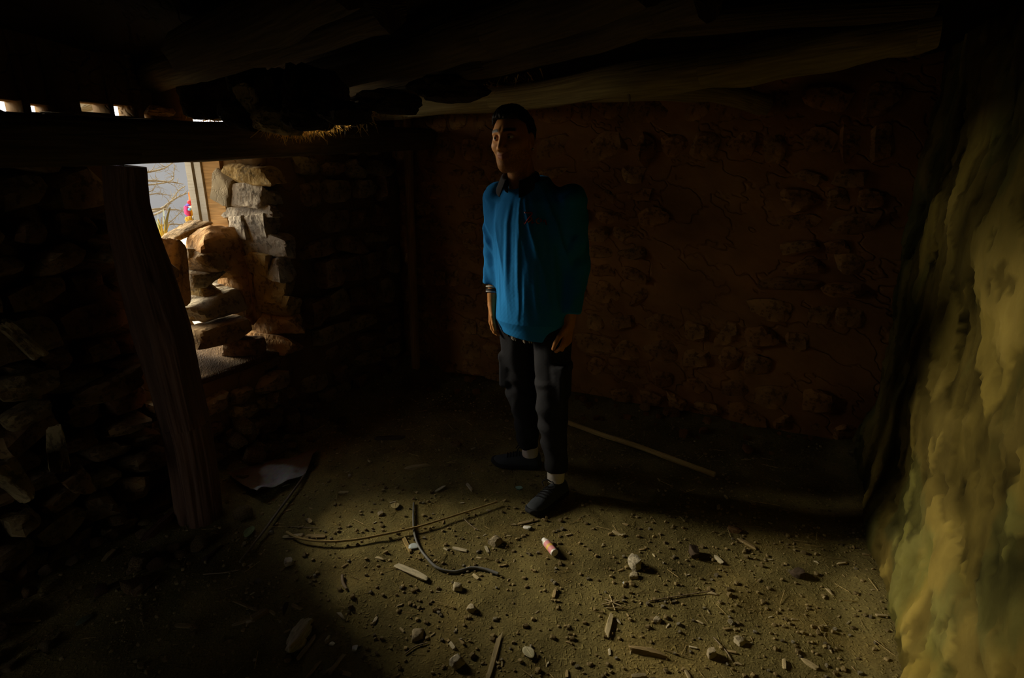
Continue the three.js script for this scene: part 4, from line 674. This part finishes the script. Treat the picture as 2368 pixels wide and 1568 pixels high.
for (const [n, ax, ay, bx, by, w, m, label, cat, o] of [
  ['wood_chip', 914, 1308, 992, 1343, 17, C3, 'large flat pale wood chip below the crossing canes', 'wood chip', { h: 0.4, roll: 0.03 }],
  ['wood_chip', 652, 1246, 702, 1238, 8, C0, 'thin pointed chip touching the end of the curved cane', 'wood chip', {}],
  ['wood_chip', 704, 1244, 756, 1241, 10, C2, 'blunt brown chip beside the pointed one under the curved cane', 'wood chip', {}],
  ['wood_chip', 580, 1438, 622, 1414, 18, C2, 'short thick chip with a broken end at the dark left side', 'wood chip', { h: 0.7 }],
  ['wood_chip', 538, 1450, 582, 1430, 9, C1, 'tapering sliver joined to the short thick chip', 'wood chip', {}],
  ['rotten_wood', 668, 1518, 712, 1446, 38, C3, 'large lump of pale rotten wood at the front left', 'wood', { h: 0.8, detail: 11, planes: 9, rough: 0.16 }],
  ['rotten_wood', 696, 1464, 722, 1438, 16, C3, 'knobbly upper end piece on the pale rotten lump', 'wood', { h: 0.9, lift: 0.01 }],
  ['wood_splinter', 690, 1526, 730, 1472, 11, C1, 'straight splinter right beside the pale rotten lump', 'splinter', {}],
  ['wood_splinter', 760, 1562, 798, 1512, 10, C1, 'straight splinter at the bottom edge by the dark chip', 'splinter', {}],
  ['wood_splinter', 706, 1576, 742, 1528, 9, C2, 'worn splinter cut by the bottom edge left of another', 'splinter', {}],
  ['wood_splinter', 1130, 1572, 1154, 1480, 12, C1, 'long upright looking splinter at the front middle', 'splinter', {}],
  ['wood_splinter', 1402, 1470, 1414, 1426, 12, C0, 'short bright splinter right of the middle', 'splinter', { h: 0.7 }],
  ['wood_splinter', 1455, 1502, 1536, 1518, 15, C2, 'dark bottomed broad piece of wood at the front right', 'wood', { h: 0.8 }],
  ['wood_splinter', 1706, 1246, 1750, 1272, 9, C2, 'brown splinter in the half light toward the yellow wall', 'splinter', {}],
  ['wood_splinter', 1196, 1214, 1246, 1202, 8, C2, 'thin stick touching the tip of the front shoe', 'stick', {}],
  ['wood_chip', 934, 1246, 950, 1280, 9, M.stick, 'curled orange brown chip beside the white scrap', 'wood chip', {}],
  ['wood_chip', 1046, 1268, 1080, 1276, 11, C3, 'pale three cornered chip right of the dark cable', 'wood chip', { h: 0.3 }],
  ['wood_chip', 1122, 1264, 1130, 1280, 7, C3, 'small pale pointed chip left of the grey pebble', 'wood chip', {}],
  ['wood_chip', 1008, 1138, 1026, 1126, 8, C3, 'small pale chip above the dry yellow leaf', 'wood chip', {}],
  ['wood_chip', 1078, 1118, 1092, 1136, 7, C3, 'small pale chip toward the rear shoe', 'wood chip', {}],
  ['wood_chip', 934, 1088, 992, 1076, 11, C1, 'twisted pale chip far back on the floor', 'wood chip', { h: 0.7 }],
  ['wood_chip', 868, 1288, 888, 1297, 7, C0, 'little chip left of the large flat chip', 'wood chip', {}],
  ['wood_chip', 674, 1400, 700, 1412, 10, C2, 'stubby brown chip in the front left half shade', 'wood chip', {}],
  ['wood_chip', 404, 1448, 455, 1452, 12, C2, 'dull chip lying in the dark front left', 'wood chip', {}],
  ['wood_chip', 10, 1434, 98, 1440, 13, C2, 'dull long chip in the far left dark corner', 'wood chip', {}],
  ['bark_slab', 336, 1268, 408, 1182, 22, M.post, 'dark bark slab leaning by the foot of the post', 'bark', { h: 0.5, lift: 0.015 }],
  ['bark_slab', 470, 1300, 515, 1262, 11, M.darkChip, 'dark bark strip on the floor in front of the post', 'bark', { h: 0.6 }],
  ['wood_chip', 240, 1300, 262, 1270, 14, C2, 'brown chip among the dust below the rubble wall', 'wood chip', {}],
  ['wood_splinter', 540, 1390, 594, 1412, 6, C2, 'thin straight straw above the short thick chip', 'splinter', {}],
  ['bark_slab', 655, 1420, 664, 1392, 8, M.darkChip, 'narrow dark chip standing near the stubby brown chip', 'bark', {}],
  ['bark_slab', 868, 1018, 936, 1016, 12, M.darkChip, 'dark twisted bark at the back of the floor', 'bark', { h: 0.7 }],
]) splinter(n, ax, ay, bx, by, w, m, label, cat, o);
for (const [n, x, y, w, h, m, label, o] of [
  ['pebble', 1466, 1312, 28, 32, M.pebble[2], 'largest pale pebble right of the middle', { d: 24 }],
  ['pebble', 1466, 1334, 20, 12, M.pebble[0], 'small flat pebble touching the largest pale pebble', {}],
  ['pebble', 1146, 1256, 28, 22, M.pebble[1], 'grey brown pebble in front of the shoes', {}],
  ['pebble', 669, 1303, 22, 20, M.pebble[2], 'knobby yellowish pebble in the half shade', {}],
  ['pebble', 1058, 1361, 22, 18, M.pebble[0], 'pinkish flat pebble below the dark cable', {}],
  ['pebble', 1056, 1534, 30, 28, M.pebble[2], 'pale pebble at the front beside the long splinter', {}],
  ['pebble', 966, 1470, 34, 20, M.pebble[1], 'dark flat pebble at the front middle', {}],
  ['pebble', 1090, 1410, 22, 18, M.pebble[0], 'small grey pebble under the pinkish one', {}],
  ['pebble', 880, 1190, 14, 10, M.pebble[1], 'small brown pebble left of the dry yellow leaf', {}],
  ['pebble', 1645, 1515, 20, 26, M.pebble[1], 'upright grey pebble at the front right', {}],
  ['pebble', 1520, 1437, 16, 14, M.pebble[0], 'small round pebble right of the bright splinter', {}],
  ['pebble', 1712, 1485, 30, 16, M.pebble[0], 'pale broken pebble toward the yellow wall', {}],
  ['pebble', 1604, 1284, 34, 26, M.darkChip, 'dark upturned clod in the right half', { d: 20 }],
  ['pebble', 1700, 1228, 30, 14, M.rubble[2], 'reddish flat stone at the edge of the shadow', {}],
  ['pebble', 1845, 1330, 32, 22, M.darkChip, 'black clod toward the yellow wall', {}],
  ['pebble', 1055, 1030, 26, 16, M.rubble[1], 'small dim stone at the back of the floor', {}],
  ['pebble', 318, 1370, 30, 26, M.rubble[1], 'dim grey stone in the dark left foreground', {}],
]) lump(n, x, y, w, h, m, label, 'pebble', o);
{ // scraps of plastic and paper
  const scrap = (x, y, w, h, c, label) => { const s = lump('litter_scrap', x, y, w, h * 0.5, mat(...c, { rough: 0.5 }), label, 'scrap', { d: h, sharp: 24, detail: 3 }); return s; };
  scrap(955, 1266, 26, 16, [0.62, 0.70, 0.70], 'white plastic scrap where the cable crosses the cane');
  scrap(1218, 1222, 12, 18, [0.8, 0.78, 0.7], 'small white stub in front of the shoe');
  scrap(1200, 1130, 14, 14, [0.35, 0.6, 0.55], 'tiny teal scrap between the shoes');
  scrap(820, 1501, 12, 16, [0.8, 0.84, 0.86], 'tiny bright white scrap at the front left');
  scrap(768, 1490, 10, 12, [0.75, 0.72, 0.62], 'tiny pale scrap left of the bright white one');
  scrap(2046, 1236, 34, 14, [0.55, 0.50, 0.40], 'pale scrap lying in the dark by the yellow wall');
  scrap(1445, 1349, 10, 8, [0.6, 0.66, 0.7], 'tiny bluish scrap below the largest pale pebble');
}
// small chips and pebbles that nothing tells apart
{
  const r = rng(77), spot = () => { for (;;) { const x = 560 + r() * 1480, y = 1010 + Math.pow(r(), 0.8) * 570; if (y < 1010 + (x > 1400 ? (x - 1400) * 0.36 : 0) + (x < 750 ? (750 - x) * 0.4 : 0)) continue; if (x > 1130 && x < 1330 && y < 1205) continue; return [x, y]; } };
  const chipV = [0, 1, 2, 3, 4].map((i) => stoneGeo(2000 + i, 1, 0.22, 0.26, { detail: 2, planes: 3, rough: 0.08, sharp: 20 })), pebV = [0, 1, 2, 3].map((i) => stoneGeo(2100 + i, 1, 0.7, 0.8, { detail: 2, planes: 7, rough: 0.08 }));
  for (let i = 0; i < 130; i++) { const [x, y] = spot(), p = F(x, y), L = 0.008 + 0.018 * r() * r(); const s = mesh('small_wood_chip', chipV[i % 5], M.chip[(r() * 4) | 0]); s.scale.setScalar(L); s.position.set(p.x, p.y + L * 0.12, p.z); s.rotation.set((r() - 0.5) * 0.2, r() * 6.28, (r() - 0.5) * 0.25); tag(s, 'tiny pale wood chip scattered on the earth floor', 'wood chip', 'tiny wood chips strewn over the floor'); }
  for (let i = 0; i < 130; i++) { const [x, y] = spot(), p = F(x, y), L = 0.0045 + 0.0075 * r() * r(); const s = mesh('small_pebble', pebV[i % 4], M.pebble[(r() * 3) | 0]); s.scale.setScalar(L); s.position.set(p.x, p.y + L * 0.3, p.z); s.rotation.y = r() * 6.28; tag(s, 'tiny pebble pressed into the earth floor', 'pebble', 'tiny pebbles strewn over the floor'); }
  // grit, clods and straw nobody could count
  const grit = (name, geo, m, n, lo, hi, flat, label, cat) => { const im = new THREE.InstancedMesh(geo, m, n), d = new THREE.Object3D(), c = new THREE.Color(); im.name = name; for (let i = 0; i < n; i++) { const u = lerp(-0.75, 2.4, r()), v = lerp(0.05, 2.9, r()), p = W(u, 0, v), L = lo + (hi - lo) * Math.pow(r(), 4); d.position.set(p.x, floorH(p.x, p.z) + L * (flat ? 0.15 : 0.25), p.z); d.rotation.set((r() - 0.5) * 0.4, r() * 6.28, (r() - 0.5) * 0.4); d.scale.setScalar(L); d.updateMatrix(); im.setMatrixAt(i, d.matrix); const k = 0.55 + 0.5 * r(); im.setColorAt(i, c.setRGB(k, k * 0.95, k * 0.85)); } scene.add(im); shade(im); tag(im, label, cat, null, 'stuff'); };
  grit('floor_grit', pebV[1], mat(0.58, 0.47, 0.24, { map: T.rock }), 9000, 0.001, 0.008, false, 'fine grit and crumbs of earth covering the floor', 'grit');
  grit('earth_crumbs', pebV[2], mat(0.44, 0.35, 0.17, { map: T.rock }), 3500, 0.0015, 0.011, false, 'dark crumbs of earth loose on the floor', 'earth');
  const sg = new THREE.CylinderGeometry(0.035, 0.03, 2, 5).rotateZ(Math.PI / 2);
  grit('straw_litter', sg, mat(0.58, 0.46, 0.22, {}), 1500, 0.004, 0.040, true, 'short bits of straw strewn on the floor', 'straw');
}
for (const [pts, r, label] of [
  [[[1072, 1200], [1086, 1214], [1106, 1228]], 0.0022, 'short curved twig left of the front shoe'],
  [[[662, 1219], [700, 1221], [738, 1223]], 0.0018, 'thin straight twig above the pointed chip'],
  [[[1500, 1392], [1560, 1382], [1650, 1368]], 0.0020, 'thin straw stretching right of the straw bundle'],
  [[[1650, 1476], [1680, 1510], [1692, 1530]], 0.0022, 'thin dark twig beside the upright grey pebble'],
  [[[936, 1515], [960, 1498], [990, 1488]], 0.0022, 'thin twig above the dark flat pebble'],
  [[[792, 1334], [794, 1352], [802, 1366]], 0.0055, 'short knobby twig left of the large flat chip'],
  [[[470, 1330], [520, 1326], [552, 1320]], 0.0022, 'thin straw at the end of the dark cane'],
]) strand('twig', pts, r, M.twig, label, 'twig', { seg: 14 });
{ // straws lying together
  const p = F(1414, 1396), g = base('straw_bundle', p); tag(g, 'few dry straws lying crossed right of the middle', 'straw');
  [[-16, -8, 22, 8], [-22, 4, 20, -4], [-12, 12, 26, 12], [-4, -18, 8, 18]].forEach(([a, b, c, d]) => { const q = F(1414 + a, 1396 + b), w = F(1414 + c, 1396 + d); q.y += 0.004; w.y += 0.005; mesh('straw', shift(bar([q, q.clone().lerp(w, 0.5), w], [0.0025, 0.0025], { seg: 4, sides: 5 }), p), M.chip[1], g); });
}
// ---------------------------------------------------------------- rubble fallen along the foot of the left wall
{
  const r = rng(313), G = 'rubble fallen along the left wall';
  for (const [x, y, w, h, v, tilt, m, label] of [
    [62, 892, 140, 62, 0.10, 0.08, M.rubble[3], 'long rounded stone jutting from the rubble wall at the far left'],
    [50, 788, 44, 120, 0.09, 0.5, M.rubble[3], 'slanting pale stone standing above the long rounded stone'],
    [250, 898, 170, 52, 0.12, 0.14, M.rubble[0], 'flat slab resting in the rubble left of the post'],
    [60, 960, 130, 46, 0.16, 0.2, M.rubble[3], 'tilted flat stone under the long rounded stone'],
    [130, 1040, 26, 110, 0.22, -0.15, M.rubble[3], 'narrow upright stone splinter in the rubble'],
    [30, 1110, 60, 110, 0.24, 0.35, M.rubble[3], 'leaning pale stone at the left edge'],
    [175, 1110, 60, 60, 0.26, 0.3, M.rubble[0], 'squat stone low in the rubble'],
  ]) { const a = atPlane(x - w / 2, y, 'v', v), b = atPlane(x + w / 2, y, 'v', v), c = atPlane(x, y - h / 2, 'v', v), d = atPlane(x, y + h / 2, 'v', v); const s = mesh('fallen_stone', stoneGeo(seedN++, (b.u - a.u) / 2, (c.y - d.y) / 2, 0.05, { detail: 6, planes: 5, rough: 0.09 }), m); s.position.copy(atPlane(x, y, 'v', v)); s.rotation.y = ALONG_LEFT; s.rotateZ(tilt); tag(s, label, 'stone', G); }
  const V = [0, 1, 2, 3, 4, 5].map((i) => stoneGeo(2300 + i, 1, 0.6, 0.75, { detail: 3, planes: 6, rough: 0.1 }));
  for (let i = 0; i < 120; i++) { const u = lerp(-0.3, 1.5, r()), q = r(), v = 0.06 + 0.42 * q * q, p = W(u, 0, v); if (Math.hypot(p.x + 1.37, p.z + 2.12) < 0.18 || (u > 0.8 && v > 0.28)) continue; const L = 0.018 + 0.05 * Math.pow(r(), 2) * (1 - 0.5 * q); const s = mesh('rubble_stone', V[i % 6], M.rubble[(r() * 4) | 0]); s.scale.setScalar(L); s.position.set(p.x, floorH(p.x, p.z) + L * 0.3 + (1 - q) * (1 - q) * 0.22 * r(), p.z); s.rotation.set((r() - 0.5), r() * 6.28, (r() - 0.5)); tag(s, 'loose broken stone in the rubble along the left wall', 'stone', 'small rubble along the left wall'); }
  for (let i = 0; i < 46; i++) { const v = lerp(0.35, 2.7, r()), u = 2.44 - 0.26 * r() * r(), p = W(u, 0, v), L = 0.012 + 0.03 * r() * r(); const s = mesh('wall_foot_stone', V[i % 6], M.backStone[i % 3]); s.scale.setScalar(L); s.position.set(p.x, floorH(p.x, p.z) + L * 0.4, p.z); s.rotation.y = r() * 6; tag(s, 'small crumbled stone at the foot of the back wall', 'stone', 'crumbs at the foot of the back wall'); }
}
// ---------------------------------------------------------------- seen through the window
{
  const tm = mat(0.15, 0.115, 0.06, {}), D = -1.7, foot = atPlane(250, 500, 'v', D); foot.y = 0.15; const t0 = W(foot.u, 0.1, D), g = base('bare_tree', t0); tag(g, 'bare thorny tree outside the window', 'tree');
  const top = t0.clone().setY(2.1); mesh('trunk', shift(bar([t0, t0.clone().lerp(top, 0.5).add(new THREE.Vector3(0.02, 0, 0)), top], [0.05, 0.042, 0.03], { seg: 20, sides: 10, rough: 0.1 }), t0), tm, g);
  const r = rng(44);
  const br = (px, rad, depth) => {
    const pts = px.map(([x, y]) => atPlane(x, y, 'v', depth)), root = new THREE.Vector3(t0.x, clamp(pts[0].y - 0.05, 0.3, 2.0), t0.z); const all = [root, ...pts];
    mesh('branch', shift(bar(all, [rad * 1.5, rad, rad * 0.5], { seg: 36, sides: 6, rough: 0.2, freq: 30 }), t0), tm, g);
    const c = new THREE.CatmullRomCurve3(all), geos = [];
    for (let i = 0; i < 16; i++) { const a = c.getPoint(0.3 + 0.68 * r()), l = 0.03 + 0.10 * r() * r(), d = new THREE.Vector3(r() - 0.5, r() - 0.45, r() - 0.5).normalize(), b = a.clone().addScaledVector(d, l), m = a.clone().lerp(b, 0.5).add(new THREE.Vector3((r() - 0.5) * 0.02, (r() - 0.5) * 0.02, 0)); geos.push(bar([a, m, b], [rad * 0.4, rad * 0.3, rad * 0.12], { seg: 5, sides: 4 })); }
    const tw = mesh('twigs', shift(mergeGeometries(geos), t0), tm, g); tw.userData.kind = 'stuff';
  };
  br([[340, 398], [352, 396], [382, 388], [399, 376]], 0.006, D); br([[338, 418], [360, 418], [384, 420], [405, 422], [422, 426]], 0.006, D - 0.1);
  br([[374, 482], [395, 466], [415, 454], [442, 443]], 0.007, D - 0.2); br([[378, 486], [398, 462], [412, 442], [428, 430]], 0.006, D - 0.35); br([[372, 482], [386, 485], [402, 484], [416, 486], [432, 494]], 0.004, D);
  br([[386, 520], [405, 518], [420, 519], [436, 516]], 0.0045, D - 0.1); br([[388, 516], [404, 504], [418, 490], [430, 478]], 0.0032, D + 0.05); br([[400, 414], [402, 400], [405, 382]], 0.004, D - 0.2); br([[360, 448], [375, 449], [398, 452]], 0.003, D);
  br([[352, 440], [360, 428], [366, 416]], 0.003, D); br([[400, 545], [412, 530], [424, 540], [440, 528]], 0.004, D - 0.2);
}
{
  const D = -0.95, at = (x, y, d = 0) => atPlane(x, y, 'v', D + d), foot = at(452, 520); foot.y = 0.24; const b = W(foot.u, 0.24, D), g = base('hanging_cloth', b); tag(g, 'bright red, orange and ochre cloths hung on a pole outside the window', 'cloth');
  const p1 = at(450, 424); mesh('pole', shift(bar([b, new THREE.Vector3(b.x, p1.y, b.z)], [0.008, 0.006], { seg: 4, sides: 6 }), b), M.twig, g);
  const cl = (x, y, w, h, c, d, n = 'cloth') => { const k = 0.0027, s = mesh(n, stoneGeo(seedN++, w * k / 2, h * k / 2, 0.02, { detail: 6, planes: 4, rough: 0.14, sharp: 7 }), mat(...c, { rough: 0.9, bump: T.weave, depth: 0.001 }), g); s.position.copy(at(x, y, d).sub(b)); s.rotation.y = ALONG_LEFT; return s; };
  cl(452, 446, 30, 44, [0.62, 0.24, 0.06], 0); cl(446, 470, 26, 20, [0.62, 0.05, 0.05], 0.01); cl(442, 481, 14, 12, [0.75, 0.65, 0.45], 0.025); cl(436, 488, 18, 34, [0.16, 0.12, 0.42], 0.0); cl(432, 488, 8, 24, [0.5, 0.05, 0.16], 0.012); cl(449, 494, 26, 40, [0.68, 0.42, 0.07], 0.01); cl(444, 512, 30, 26, [0.60, 0.38, 0.06], 0.02); cl(437, 484, 7, 7, [0.18, 0.42, 0.65], 0.03);
  const q = at(452.5, 504, 0.05).sub(b), disc = mesh('round_badge', new THREE.CylinderGeometry(0.021, 0.021, 0.006, 32).rotateX(Math.PI / 2), mat(0.03, 0.03, 0.03, { rough: 0.3 }), g); disc.position.copy(q); disc.rotation.y = ALONG_LEFT;
  mesh('badge_bar', new THREE.BoxGeometry(0.018, 0.0055, 0.002).translate(0, 0, 0.0042), mat(0.8, 0.78, 0.6, {}), disc);
  mesh('badge_rim', new THREE.TorusGeometry(0.021, 0.0016, 8, 32), mat(0.75, 0.75, 0.72, { rough: 0.2, metal: 1 }), disc);
}
{ // dry weeds on the outer edge of the sill
  const r = rng(9), make = (name, px, py, v, n, len, w, c, label) => { const b = atPlane(px, py, 'v', v), g = base(name, b); tag(g, label, 'weeds'); const geos = []; for (let i = 0; i < n; i++) { const q = blade(r, len * (0.5 + r()), w).rotateX(Math.PI); q.applyMatrix4(new THREE.Matrix4().compose(new THREE.Vector3((r() - 0.5) * 0.05, 0, (r() - 0.5) * 0.05), new THREE.Quaternion().setFromEuler(new THREE.Euler((r() - 0.5) * 0.8, r() * 6.28, (r() - 0.5) * 0.8)), new THREE.Vector3(1, 1, 1))); geos.push(q); } const s = mesh('blades', mergeGeometries(geos), mat(...c, { two: true }), g); s.userData.kind = 'stuff'; };
  make('dry_weeds', 378, 566, -0.62, 40, 0.10, 0.004, [0.62, 0.50, 0.14], 'yellow dry weeds beside the post at the window'); make('dry_weeds', 374, 540, -0.66, 12, 0.10, 0.007, [0.30, 0.32, 0.20], 'grey green leaves above the yellow weeds');
}
renderer.render(scene, camera);
